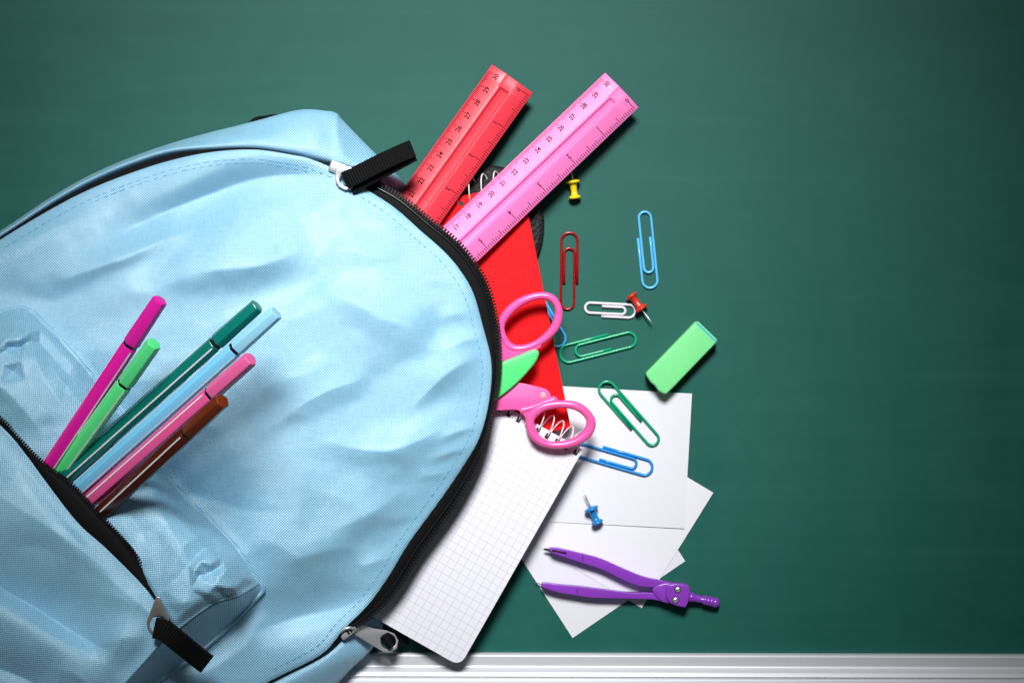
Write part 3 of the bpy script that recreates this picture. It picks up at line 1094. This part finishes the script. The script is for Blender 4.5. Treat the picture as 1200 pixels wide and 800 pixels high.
# ------------------------------------------------------------------ flat lettering
def glyphs(text, size):
    cu = bpy.data.curves.new("lettering", 'FONT')
    cu.body = text
    cu.size = size
    cu.align_x = 'CENTER'
    cu.align_y = 'CENTER'
    cu.resolution_u = 3
    cu.offset = size * 0.014
    ob = bpy.data.objects.new("lettering", cu)
    COL.objects.link(ob)
    bpy.context.view_layer.update()
    dg_ = bpy.context.evaluated_depsgraph_get()
    me = ob.evaluated_get(dg_).to_mesh()
    V = [v_.co.copy() for v_ in me.vertices]
    F = [tuple(p.vertices) for p in me.polygons]
    ob.evaluated_get(dg_).to_mesh_clear()
    bpy.data.objects.remove(ob)
    bpy.data.curves.remove(cu)
    return V, F
GC = {}
def glyph_cached(t, s):
    if (t, s) not in GC:
        GC[(t, s)] = glyphs(t, s)
    return GC[(t, s)]

# printed number on the light green pen
root, a, b, ax, side, up, tw = pen_roots[1]
V, F = glyph_cached("203", 0.0036)
c = a - ax * 0.0015 + up * (PR * .97 + 0.00012)
o = mesh("printed_number", [c + (-ax) * v_.x + up.cross(-ax) * v_.y for v_ in V], F, INK, root)

# ------------------------------------------------------------------ rulers
def make_ruler(tip_cm, tip_in, far_cm, z_tip, z_far, mat, ink_cm, ink_in, label, groove, s30, s0, num_cm, num_in):
    a = P(*tip_cm, z_tip)
    b = P(*tip_in, z_tip)
    f = P(*far_cm, z_far)
    X = (f - a).normalized()
    Wd = (b - a)
    Y = (Wd - X * Wd.dot(X))
    W = Y.length
    Y.normalize()
    Z = X.cross(Y)
    if Z.z < 0:
        Z = -Z
    L = 0.31
    root = empty("ruler", a)
    tag(root, label, "ruler", "plastic rulers")
    g0, g1 = groove[0] * W, groove[1] * W
    flat = [(0, .0008), (g0 - .0016, .0034), (g0, .0031), (g0 + .0007, .0031), (g1 - .0007, .0031), (g1, .0031), (g1 + .0014, .0031), (W, .0011)]
    cut = [(0, .0008), (g0 - .0016, .0033), (g0, .0034), (g0 + .0007, .0019), (g1 - .0007, .0019), (g1, .0034), (g1 + .0014, .0031), (W, .0011)]
    V, F = [], []
    stations = [(0, flat), (.0088, flat), (.0096, cut), (L - .0096, cut), (L - .0088, flat), (L, flat)]
    n = 10
    for s, pr in stations:
        pts = [(0, 0)] + pr + [(W, 0)]
        for (y, z) in pts:
            V.append(a + X * s + Y * y + Z * z)
    for i in range(len(stations) - 1):
        for k in range(n):
            F.append((i * n + k, i * n + (k + 1) % n, (i + 1) * n + (k + 1) % n, (i + 1) * n + k))
    F += [tuple(range(n)), tuple((len(stations) - 1) * n + k for k in range(n))]
    o = mesh("blade", V, F, mat, root)
    fix_normals(o)
    bevel(o, 0.00028, 2, 12)
    def zprof(y):
        return np.interp(y, [p[0] for p in cut], [p[1] for p in flat]) + 0.00009
    def tick(s, y0, y1, w):
        q = [(s - w, y0), (s + w, y0), (s + w, y1), (s - w, y1)]
        return [a + X * s_ + Y * y_ + Z * zprof(y_) for s_, y_ in q], [(0, 1, 2, 3)]
    cmparts, inparts = [], []
    for k in range(0, 151):
        s = s30 + k * 0.001
        ln = .0044 if k % 10 == 0 else (.0034 if k % 5 == 0 else .0024)
        cmparts.append(tick(s, .0005, ln, .00017))
    for k in range(0, 97):
        s = s0 + k * 0.0254 / 16
        ln = .0066 if k % 16 == 0 else (.0050 if k % 8 == 0 else (.0036 if k % 4 == 0 else .0030))
        inparts.append(tick(s, W - .0006, W - ln, .00020))
    for arr_, ink in ((cmparts, ink_cm), (inparts, ink_in)):
        V, F = merge(arr_)
        o = mesh("scale_marks", V, F, ink, root)
        o["kind"] = "stuff"
    def number(t, s, y, size, flip):
        V, F = glyph_cached(t, size)
        ex = -X if not flip else X          # reading direction
        ey = -Y if not flip else Y
        # at this pose the cm digits read towards the tip
        out = []
        for v_ in V:
            yy = y + (-v_.y if not flip else v_.y)
            ss = s + (-v_.x if not flip else v_.x)
            out.append(a + X * ss + Y * yy + Z * zprof(yy))
        return out, F
    for k in range(0, 15):
        V, F = number(str(30 - k), s30 + k * 0.01 + num_cm[0], num_cm[1], num_cm[2], False)
        mesh("numeral", V, F, ink_cm if False else INKN, root)
    for k in range(0, 7):
        V, F = number(str(k), s0 + k * 0.0254 + num_in[0], W - num_in[1], num_in[2], True)
        mesh("numeral", V, F, ink_in, root)
    return root
INKN = plastic("numeral_ink", (0.020, 0.003, 0.006), 0.7)
RED_R = plastic("red_ruler_plastic", (0.80, 0.042, 0.070), 0.36, 0.15, var=0.03)
PINK_R = plastic("pink_ruler_plastic", (0.92, 0.20, 0.52), 0.42, 0.15, var=0.03)
REDINK = plastic("dark_red_ink", (0.05, 0.004, 0.006), 0.7)
for m_ in (INKN, REDINK, INK, PINKINK):
    m_.node_tree.nodes['Principled BSDF'].inputs['Specular IOR Level'].default_value = 0.1
make_ruler((576.5, 76), (622.5, 112), (470, 225), .0120, .0190, RED_R, REDINK, REDINK, "red plastic ruler with black numbers, beside the folded black zip tab",
           (.40, .62), .0048, .0030, (0.0006, .0066, .0042), (0.0006, .0086, .0040))
make_ruler((709, 85.5), (746, 128.5), (517, 268), .0120, .0214, PINK_R, PINKINK, INK, "pink plastic ruler lying across the red notebook",
           (.45, .62), .0045, .0025, (0.0, .0062, .0039), (0.0, .0082, .0040))

# ------------------------------------------------------------------ notebooks
def quad_sheet(name, corners, z0, z1, mat, parent, rnd=0.0, uv=None, cell=None):
    return None

def coil(parent, p0, p1, n, rad, zc, mat, lean=0.6, wire=0.00033, inward=(0, 0), hole_in=0.003, count_off=0.0):
    """separate leaning wire loops along the bound edge p0->p1 (world xy)"""
    e = (p1 - p0)
    L = e.length
    e.normalize()
    inn = Vector((inward[0], inward[1], 0)).normalized()
    for k in range(n):
        c = p0 + e * (L * (k + 0.5 + count_off) / n)
        path = []
        for j in range(0, 25):
            t = j / 24
            an = 2 * math.pi * t
            y = hole_in - rad[0] * (1 - math.cos(an))
            z = zc + rad[1] * math.sin(an)
            x = (t - 0.5) * lean * L / n - 0.12 * L / n * math.sin(an)
            path.append(c + inn * y + e * x + Vector((0, 0, z - c.z)))
        V, F = transported_tube(path, wire, 6)
        mesh("wire_loop", V, F, mat, parent, True)

WIRE = plastic("white_coated_wire", (0.85, 0.78, 0.80), 0.25)
def rounded(corners, r, seg=5):
    """corners px list, rounding radius px per corner"""
    out = []
    n = len(corners)
    for i in range(n):
        p = np.array(corners[i], float)
        a = np.array(corners[i - 1], float); b = np.array(corners[(i + 1) % n], float)
        rr = r[i]
        if rr <= 0:
            out.append(tuple(p)); continue
        u = (a - p) / np.linalg.norm(a - p); w = (b - p) / np.linalg.norm(b - p)
        for k in range(seg + 1):
            t = k / seg
            q0 = p + u * rr * (1 - t); q1 = p + w * rr * t
            out.append(tuple(q0 * (1 - t) + q1 * t))
    return out

RED_COVER = plastic("red_card_cover", (0.80, 0.004, 0.008), 0.72, 0, 0.25, 1500)
RED_COVER.node_tree.nodes['Principled BSDF'].inputs['Specular IOR Level'].default_value = 0.2
rn = empty("red_notebook", P(590, 360, 0.0078))
tag(rn, "red covered spiral notebook sticking out of the backpack under the scissors", "notebook")
rc = [(612, 215), (669, 501), (400, 556), (344, 270)]
V, F = prism_data(rounded(rc, [5, 5, 4, 4]), .0078, .0085); mesh("back_cover", V, F, RED_COVER, rn)
ctr = np.mean(rc, 0)
V, F = prism_data([tuple(ctr + (np.array(p) - ctr) * .988) for p in rc], .0086, .0126); mesh("pages", V, F, PAGEEDGE, rn)
V, F = prism_data(rounded(rc, [5, 5, 4, 4]), .0127, .0135); o = mesh("cover", V, F, RED_COVER, rn); bevel(o, 0.0002, 2)
q0 = P(520, 235, .0128); q1 = P(606, 217, .0128)
inn = (P(540, 330, .0128) - P(522, 236, .0128))
coil(rn, q0, q1, 6, (.0078, .0052), .0112, WIRE, 0.9, .00044, (inn.x, inn.y), .0042)
for k in range(6):
    c = q0 + (q1 - q0) * ((k + .35) / 6) + inn.normalized() * .0042
    c.z = .01356
    hv = [c + Vector((math.cos(t) * .0016, math.sin(t) * .0016, 0.0)) for t in np.linspace(0, 2 * math.pi, 13)[:-1]]
    mesh("punched_hole", hv, [tuple(range(12))], DARK, rn)

# squared notebook
gn = empty("squared_notebook", P(540, 620, 0.0150))
tag(gn, "white squared-paper spiral notebook pushed out of the open zip", "notebook")
NT = .0205
g_c = P(683, 527, NT); g_b = P(539, 780, NT)           # right edge ends: spiral corner, lower corner
ey = (g_b - g_c); gl = ey.length; ey.normalize()       # down the page
ex = Vector((ey.y, -ey.x, 0));
if ex.x > 0: ex = -ex                                  # into the bag
gw = 0.105
nu, nv = 42, 60
def page_z(u, v):
    return NT + 0.0006 * math.sin(v * 2.6) + 0.0022 * (u ** 2)
V, UV = [], []
r_c = .0062
for j in range(nv + 1):
    for i in range(nu + 1):
        u, v = i / nu, j / nv
        x = u * gw
        y = v * gl
        # rounded lower outer corner
        if x < r_c and y > gl - r_c:
            dx, dy = r_c - x, y - (gl - r_c)
            m_ = max(dx, dy)
            if m_ > 0:
                rr = math.hypot(dx, dy)
                sc_ = m_ / rr if rr > 0 else 1
                x = r_c - dx * sc_
                y = gl - r_c + dy * sc_
        p = g_c + ex * x + ey * y
        V.append((p.x, p.y, page_z(u, v)))
        UV.append((x / .005 + .35, y / .005 + .2))
nt_ = len(V)
F = [(j * (nu + 1) + i, j * (nu + 1) + i + 1, (j + 1) * (nu + 1) + i + 1, (j + 1) * (nu + 1) + i) for j in range(nv) for i in range(nu)]
pg = mesh("top_page", V, F, GRIDPAPER, gn, True, UV)
if pg.data.polygons[0].normal.z < 0:
    pg.data.flip_normals()
# page block below
V2 = [(v_[0], v_[1], v_[2] - .0004) for v_ in V]
V3 = [(v_[0] + ex.x * .0004, v_[1] - .0002, v_[2] - .0048) for v_ in V]
ringi = [i for i in range(nu + 1)] + [j * (nu + 1) + nu for j in range(1, nv + 1)] + [nv * (nu + 1) + i for i in range(nu - 1, -1, -1)] + [j * (nu + 1) for j in range(nv - 1, 0, -1)]
Vb = V2 + V3
Fb = list(F) + [tuple(i + nt_ for i in f) for f in F]
for k in range(len(ringi)):
    a_, b_ = ringi[k], ringi[(k + 1) % len(ringi)]
    Fb.append((a_, b_, b_ + nt_, a_ + nt_))
blk = mesh("page_block", Vb, Fb, PAGEEDGE, gn); fix_normals(blk)
nh = 15
pitch = .00683
for k in range(nh):
    c = g_c + ex * (.0030 + k * pitch) + ey * .0034
    c.z = page_z((.003 + k * pitch) / gw, .03) + .00022
    hw, hh = .0013, .0018
    q = [c + ex * (sx * hw) + ey * (sy * hh) for sx, sy in ((-1, -1), (1, -1), (1, 1), (-1, 1))]
    mesh("punched_hole", q, [(0, 1, 2, 3)], DARK, gn)
for k in range(nh - 1):
    c = g_c + ex * (.0030 + k * pitch) + ey * .0034
    zc = .0182
    for off in (0.0,):
        path = []
        for j in range(25):
            t = j / 24
            an = 2 * math.pi * t
            y = -.0068 * (1 - math.cos(an)) * .95
            z = zc + .0042 * math.sin(an) + .0012
            x = -.0004 + t * pitch * .95 - .0009 * math.sin(an)
            path.append(c + ex * x + ey * y + Vector((0, 0, z - c.z)))
        Vv, Ff = transported_tube(path, .00042, 6)
        mesh("wire_loop", Vv, Ff, WIRE, gn, True)

# ------------------------------------------------------------------ loose sheets
def sheet(corners, z, mat, label, curl):
    c = np.array(corners, float)
    n = 24
    V = []
    for j in range(n + 1):
        for i in range(n + 1):
            u, v = i / n, j / n
            q = c[0] * (1 - u) * (1 - v) + c[1] * u * (1 - v) + c[2] * u * v + c[3] * (1 - u) * v
            h = z + curl[0] * u * u * v * v + curl[1] * (1 - u) ** 3 + curl[2] * (v ** 4) * u
            V.append(P(q[0], q[1], h))
    F = [(j * (n + 1) + i, j * (n + 1) + i + 1, (j + 1) * (n + 1) + i + 1, (j + 1) * (n + 1) + i) for j in range(n) for i in range(n)]
    o = mesh("paper_sheet", V, F, mat, None, False)
    if o.data.polygons[0].normal.z < 0:
        o.data.flip_normals()
    s = o.modifiers.new("thickness", 'SOLIDIFY'); s.thickness = .0002; s.offset = -1
    tag(o, label, "paper", "square note sheets")
    return o
sheet([(584, 613), (716, 523), (803, 657), (671, 747)], .0003, PAPER2, "lowest white note sheet, under the compass points, with a corner towards the rail", (0.0, 0, 0.0))
sheet([(616, 631), (700, 496), (836, 577), (752, 712)], .0007, PAPER, "tilted white note sheet between two others, a corner jutting out past the eraser side", (.0, 0, .0002))
sheet([(653, 452), (811, 461), (802, 619), (644, 611)], .0012, PAPER2, "topmost white note sheet with the green clip and the blue pin on it", (.0003, 0, .0002))

# ------------------------------------------------------------------ scissors
PINK_S = plastic("pink_handle_plastic", (0.93, 0.115, 0.40), 0.26, 0.25, var=0.03)
GREEN_S = plastic("mint_lever_plastic", (0.10, 0.80, 0.22), 0.28, 0.2, var=0.03)
sc = empty("scissors", P(620, 440, .024))
tag(sc, "pink handled scissors with a light green lever lying on the red notebook", "scissors")
def loop_tube(inner, outer_, z, hgt):
    a = resample(catmull(inner, 10, True), 72)
    b = resample(catmull(outer_, 10, True), 72)
    V, F = [], []
    seg = 12
    n = 72
    for i in range(n):
        pi_, po = P(a[i, 0], a[i, 1], z), P(b[i, 0], b[i, 1], z)
        c = (pi_ + po) / 2
        h = (po - pi_) / 2
        for k in range(seg):
            an = 2 * math.pi * k / seg
            ca, sa = math.cos(an), math.sin(an)
            ca = math.copysign(abs(ca) ** .8, ca); sa = math.copysign(abs(sa) ** .8, sa)
            V.append(c + h * ca + Vector((0, 0, hgt * sa)))
    for i in range(n):
        for k in range(seg):
            F.append((i * seg + k, i * seg + (k + 1) % seg, ((i + 1) % n) * seg + (k + 1) % seg, ((i + 1) % n) * seg + k))
    return V, F
zS = .0270
# upper handle : loops given clockwise from the same start angle (left)
up_in = [(591.5, 385), (597, 372), (613, 358), (632, 351), (645, 354), (650, 365), (644, 383), (628, 398), (610, 404), (598, 400)]
up_out = [(583, 383), (589, 365), (608, 349), (632, 342), (650, 346), (659.5, 364), (655, 386), (634, 405), (610, 413), (592, 408)]
V1 = loop_tube(up_in, up_out, zS, .0034)
o = mesh("handle", *V1, PINK_S, sc, True); fix_normals(o)
V, F = prism_data(catmull([(584, 384), (589, 396), (597, 404), (610, 408), (624, 403), (634, 398), (634, 405), (630, 409), (612, 416), (585, 426), (560, 436), (548, 430), (560, 418), (578, 410), (584, 400)], 4, True), zS - .003, zS + .0026)
o = mesh("handle_shank", V, F, PINK_S, sc); bevel(o, .0012, 3)
lo_in = [(627, 499), (628, 490), (640, 481), (660, 478), (677, 482), (687, 493), (682, 505), (668, 514), (648, 517), (634, 511)]
lo_out = [(616, 498), (618, 484), (634, 472), (658, 468.5), (682, 473), (698, 492), (692, 512), (670, 524), (644, 525), (624, 516)]
V1 = loop_tube(lo_in, lo_out, zS + .0005, .0034)
o = mesh("handle", *V1, PINK_S, sc, True); fix_normals(o)
V, F = prism_data(catmull([(540, 462), (575, 452), (606, 448.5), (624, 451.5), (640, 456), (645, 461), (646, 465), (650, 464), (654, 468), (655, 473), (640, 476), (626, 482), (618, 492), (612, 484), (604, 480), (580, 481), (545, 482)], 4, True), zS - .003, zS + .0024)
o = mesh("handle_shank", V, F, PINK_S, sc); bevel(o, .0012, 3)
# raised rib beside the lower loop
V, F = tube_data([P(x, y, zS + .0012) for x, y in catmull([(609, 481), (625, 477), (640, 470), (650, 466)], 6)], [.0012] * 18 + [.0022], 8) if False else tube_data([P(x, y, zS + .0010) for x, y in catmull([(609, 481), (625, 477), (640, 471), (651, 468)], 6)], .0022, 8)
mesh("handle_rib", V, F, PINK_S, sc, True)
V, F = prism_data(catmull([(545, 440), (585, 425), (606, 417), (624, 409.5), (630, 410.5), (631.5, 416), (625, 428), (606, 449), (582, 468), (550, 486), (540, 465)], 5, True), zS + .0026, zS + .0058)
o = mesh("lever", V, F, GREEN_S, sc); bevel(o, .0016, 4)
V, F = lathe_data([(0, .0021), (.0003, .0021), (.0005, .0016)], P(636.5, 463, zS + .0023), (0, 0, 1), 16)
mesh("rivet", V, F, plastic("rivet_peach", (0.9, 0.35, 0.38), 0.35), sc, True)
for pts in ([(575, 420), (560, 450), (430, 500), (415, 500), (420, 490), (540, 420)], [(570, 475), (545, 455), (425, 470), (405, 482), (430, 490), (560, 482)]):
    V, F = prism_data(pts, zS - .0008, zS + .0004)
    mesh("blade", V, F, STEEL, sc)

# ------------------------------------------------------------------ paper clips
def paper_clip(u0, u1, width_px, side, z, col, label, nm, wire=.00088, inner=.215, ends=(.66, .66), h=0.0):
    """u0: px of the double-loop end, u1: px of the single-loop end, side +1/-1: where the short outer leg lies"""
    a = P(*u0, z); b = P(*u1, z)
    X = (b - a); L = X.length; X.normalize()
    Y = Vector((-X.y, X.x, 0)) * side
    L -= 0
    Wd = width_px / S - 2 * wire
    sp = wire * 2.1
    def arc(cx, r, y0, sgn, n=12):
        # half circle closing towards sgn (-1: towards u=0, +1: towards u=L)
        return [(cx + sgn * r * math.sin(math.pi * k / n), y0 + r * math.cos(math.pi * k / n)) for k in range(n + 1)]
    R = Wd / 2
    r2 = (Wd - sp) / 2
    r3 = (Wd - 2 * sp) / 2
    pth = []
    pth += [(ends[0] * L, R), (ends[0] * L * .6, R)]
    pth += arc(wire + R, R, 0, -1)
    pth += [(L * .5, -R)]
    # far single loop: from -R to R-sp
    cy = (-R + R - sp) / 2
    pth += [(L - wire - r2 + r2 * math.sin(math.pi * k / 12), cy - r2 * math.cos(math.pi * k / 12)) for k in range(13)]
    pth += [(L * .5, R - sp)]
    # inner loop back near the double end: from R-sp to -R+sp
    ci = inner * L
    pth += [(ci + r3 - r3 * math.sin(math.pi * k / 12), r3 * math.cos(math.pi * k / 12)) for k in range(13)]
    pth += [(ends[1] * L * .8, -r3), (ends[1] * L, -r3)]
    zz = []
    n = len(pth)
    pts = []
    for k, (x, y) in enumerate(pth):
        lift = h * max(0, (k / n - .55)) * 2
        pts.append(a + X * x + Y * y + Vector((0, 0, wire + lift)))
    V, F = tube_data(pts, wire, 10)
    o = mesh("paper_clip", V, F, plastic("clip_" + nm, col, 0.22), None, True)
    fix_normals(o)
    tag(o, label, "paper clip", "coated paper clips")
    return o
paper_clip((667.5, 271), (666.5, 364), 22, 1, 0, (0.30, 0.006, 0.006), "dark red paper clip beside the red notebook", "dark_red", h=.0003)
paper_clip((762.5, 339), (753, 247), 21, 1, 0, (0.11, 0.50, 0.85), "sky blue paper clip lying free on the green board", "sky_blue", h=.0003)
paper_clip((746, 365), (684, 362), 18.5, 1, 0, (0.72, 0.70, 0.78), "small white paper clip touching the red push pin", "white", h=.0003)
paper_clip((655, 417), (746, 394), 24, 1, 0, (0.005, 0.36, 0.17), "green paper clip on the board between the red notebook and the eraser", "green_a", h=.0003)
paper_clip((704, 448), (769, 522), 22, -1, .0014, (0.004, 0.33, 0.16), "green paper clip on the topmost white sheet", "green_b", h=.0003)
paper_clip((765.5, 550), (672, 523), 22, -1, .0014, (0.02, 0.27, 0.70), "blue paper clip on the white sheet at the notebook spiral", "blue", h=.0003)
paper_clip((659, 406), (614, 330), 22, 1, 0, (0.06, 0.40, 0.80), "blue paper clip half hidden beneath the red notebook edge", "blue_hidden", h=.0003)

# ------------------------------------------------------------------ push pins
def push_pin(head, collar, tipp, col, label, nm, z=0.0, rc=.0046, rh=.0039):
    a0 = P(*head, z); c0 = P(*collar, z)
    L = (c0 - a0).length
    d = (c0 - a0).normalized()
    Ltip = (P(*tipp, z) - c0).length
    a = a0 + Vector((0, 0, rh)); c = c0 + Vector((0, 0, rc))
    ax = (c - a).normalized()
    root = empty("push_pin", a0)
    tag(root, label, "push pin", "push pins")
    prof = [(-.0004, rh * .75), (0, rh * .95), (.0006, rh), (.0012, rh * .97), (.0016, rh * .8), (.0022, rh * .55), (L * .45, rh * .50), (L * .78, rh * .60), (L - .0012, rh * .72), (L - .0008, rc * .95), (L - .0002, rc), (L + .0005, rc * .96), (L + .0009, rc * .7), (L + .0013, .0012)]
    V, F = lathe_data(prof, a, ax, 28)
    o = mesh("grip", V, F, plastic("pin_" + nm, col, 0.2), root, True); fix_normals(o)
    V, F = lathe_data([(L + .0008, .00055), (L + Ltip - .003, .00052), (L + Ltip, .00006)], a, ax, 10)
    o = mesh("needle", V, F, STEEL, root, True); fix_normals(o)
    return root
push_pin((673.5, 233), (671, 213.5), (669.5, 199), (0.88, 0.64, 0.015), "yellow push pin lying beside the pink ruler", "yellow", 0)
push_pin((739, 346), (751, 362), (766.5, 378), (0.62, 0.035, 0.012), "red push pin with its needle pointing at the eraser", "red", 0)
push_pin((700, 612), (692.5, 595), (686.5, 573), (0.008, 0.23, 0.58), "blue push pin lying on the topmost white sheet", "blue", .0014)

# ------------------------------------------------------------------ eraser
er_root = empty("eraser", P(798, 418, 0))
tag(er_root, "light green rectangular eraser with a blue line at one end", "eraser")
ER = plastic("green_rubber", (0.20, 0.76, 0.28), 0.5, 0.15, 0.2, 900, var=0.05)
zE = .0125
ec = [(817, 375), (842, 399), (788, 455), (780, 462.5), (772, 458), (768, 452), (763, 448), (756, 438)]
V, F = prism_data(rounded(ec, [4, 4, 0, 3, 0, 0, 0, 4], 4), .0, zE)
o = mesh("rubber_block", V, F, ER, er_root); bevel(o, .0011, 4)
BLU = plastic("blue_line", (0.04, 0.42, 0.75), 0.4)
p0 = P(815.2, 377.2, zE); p1 = P(840.4, 401.2, zE)
dirv = (p1 - p0).normalized(); prp = Vector((-dirv.y, dirv.x, 0))
V, F = box_data((p0 + p1) / 2 + Vector((0, 0, .00002)), dirv * ((p1 - p0).length / 2 - .0006), prp * .00042, Vector((0, 0, .00012)))
mesh("stripe", V, F, BLU, er_root)

# ------------------------------------------------------------------ drawing compass
cp = empty("drawing_compass", P(740, 690, 0))
tag(cp, "purple plastic drawing compass with two screws, opened over the white sheets", "compass")
PUR = plastic("purple_plastic", (0.25, 0.045, 0.48), 0.24, 0.05, var=0.04)
def cx7(u, v):
    return (580 + u / 4, 580 + v / 4)
legA = [cx7(*p) for p in [(258, 248), (300, 249), (410, 274), (500, 299), (600, 343), (700, 383), (790, 402), (850, 420), (820, 450), (745, 432), (680, 425), (600, 395), (500, 346), (410, 317), (330, 290), (270, 270)]]
legB = [cx7(*p) for p in [(225, 411), (300, 419), (385, 426), (500, 440), (620, 455), (740, 457), (840, 470), (840, 505), (790, 501), (740, 488), (600, 484), (450, 479), (385, 469), (300, 455), (225, 431)]]
for pts in (legA, legB):
    V, F = prism_data(catmull(pts, 4, True), .0030, .0094)
    o = mesh("leg", V, F, PUR, cp); bevel(o, .0017, 4)
# joint where the lead holder is clamped: gap shade painted as dark purple strips
for (u0, v0, u1, v1) in ((411, 273, 413, 318), (385, 425, 386, 470)):
    p, q = P(*cx7(u0, v0), .0094), P(*cx7(u1, v1), .0094)
    V, F = tube_data([p + (p - q) * .02 + Vector((0, 0, -.0012)), p * .8 + q * .2 + Vector((0, 0, .00005)), p * .2 + q * .8 + Vector((0, 0, .00005)), q + (q - p) * .02 + Vector((0, 0, -.0012))], .00022, 6)
    mesh("joint_line", V, F, plastic("purple_shadow_gap", (0.05, 0.005, 0.11), 0.4), cp, True)
# shells of the hinge head
V, F = prism_data(catmull([cx7(*p) for p in [(738, 448), (752, 428), (778, 414), (820, 410), (870, 425), (880, 470), (850, 505), (800, 505), (765, 485)]], 5, True), .0024, .0106)
o = mesh("hinge_wing", V, F, PUR, cp); bevel(o, .0012, 3)
hd = [cx7(*p) for p in [(812, 424), (840, 415), (880, 416), (905, 422), (914, 436), (913, 470), (906, 500), (893, 524), (880, 524), (845, 515), (818, 500), (803, 472), (802, 446)]]
V, F = prism_data(catmull(hd, 4, True), .0015, .0128)
o = mesh("hinge_head", V, F, PUR, cp); bevel(o, .0013, 4)
for (u, v) in ((857, 442), (846, 490)):
    c = P(*cx7(u, v), .0128)
    V, F = lathe_data([(-.0002, .0024), (.00010, .0024), (.00012, .0019)], c, (0, 0, 1), 6)
    mesh("screw_recess", V, F, DARK, cp)
    V, F = lathe_data([(.0001, .0017), (.0006, .0017), (.0009, .0013), (.0010, .0006)], c, (0, 0, 1), 18)
    s = mesh("screw", V, F, STEEL, cp, True)
    V, F = box_data(c + Vector((0, 0, .0010)), (.0013, .0005, 0), (-.00008, .0002, 0), (0, 0, .0001))
    mesh("screw_slot", V, F, DARK, s)
k0, k1 = P(*cx7(905, 474), .0072), P(*cx7(1052, 507), .0058)
kl = (k1 - k0).length
prof = [(0, .0030), (kl * .12, .0030), (kl * .22, .0024), (kl * .45, .0021), (kl * .52, .0029), (kl * .56, .0031), (kl * .585, .0025), (kl * .62, .0031), (kl * .66, .0031), (kl * .685, .0025), (kl * .72, .0031), (kl * .76, .0031), (kl * .785, .0026), (kl * .83, .0032), (kl * .92, .0030), (kl * .975, .0022), (kl, .0008)]
V, F = lathe_data(prof, k0, k1 - k0, 24)
o = mesh("grip_knob", V, F, PUR, cp, True); fix_normals(o)
a, b = P(*cx7(275, 259), .0060), P(*cx7(229, 252), .0052)
V, F = lathe_data([(0, .0011), ((b - a).length * .45, .0011), ((b - a).length, .0005)], a, b - a, 12)
mesh("pencil_lead", V, F, plastic("graphite", (0.05, 0.05, 0.05), 0.35), cp, True)
a, b = P(*cx7(235, 420), .0056), P(*cx7(185, 407), .0020)
V, F = lathe_data([(0, .00055), ((b - a).length * .6, .0005), ((b - a).length, .00008)], a, b - a, 10)
mesh("needle", V, F, STEEL, cp, True)
V, F = tube_data([P(*cx7(*p), .0096) for p in ((268, 258), (300, 264), (335, 271))], .0006, 6)
mesh("lead_slot", V, F, DARK, cp, True)
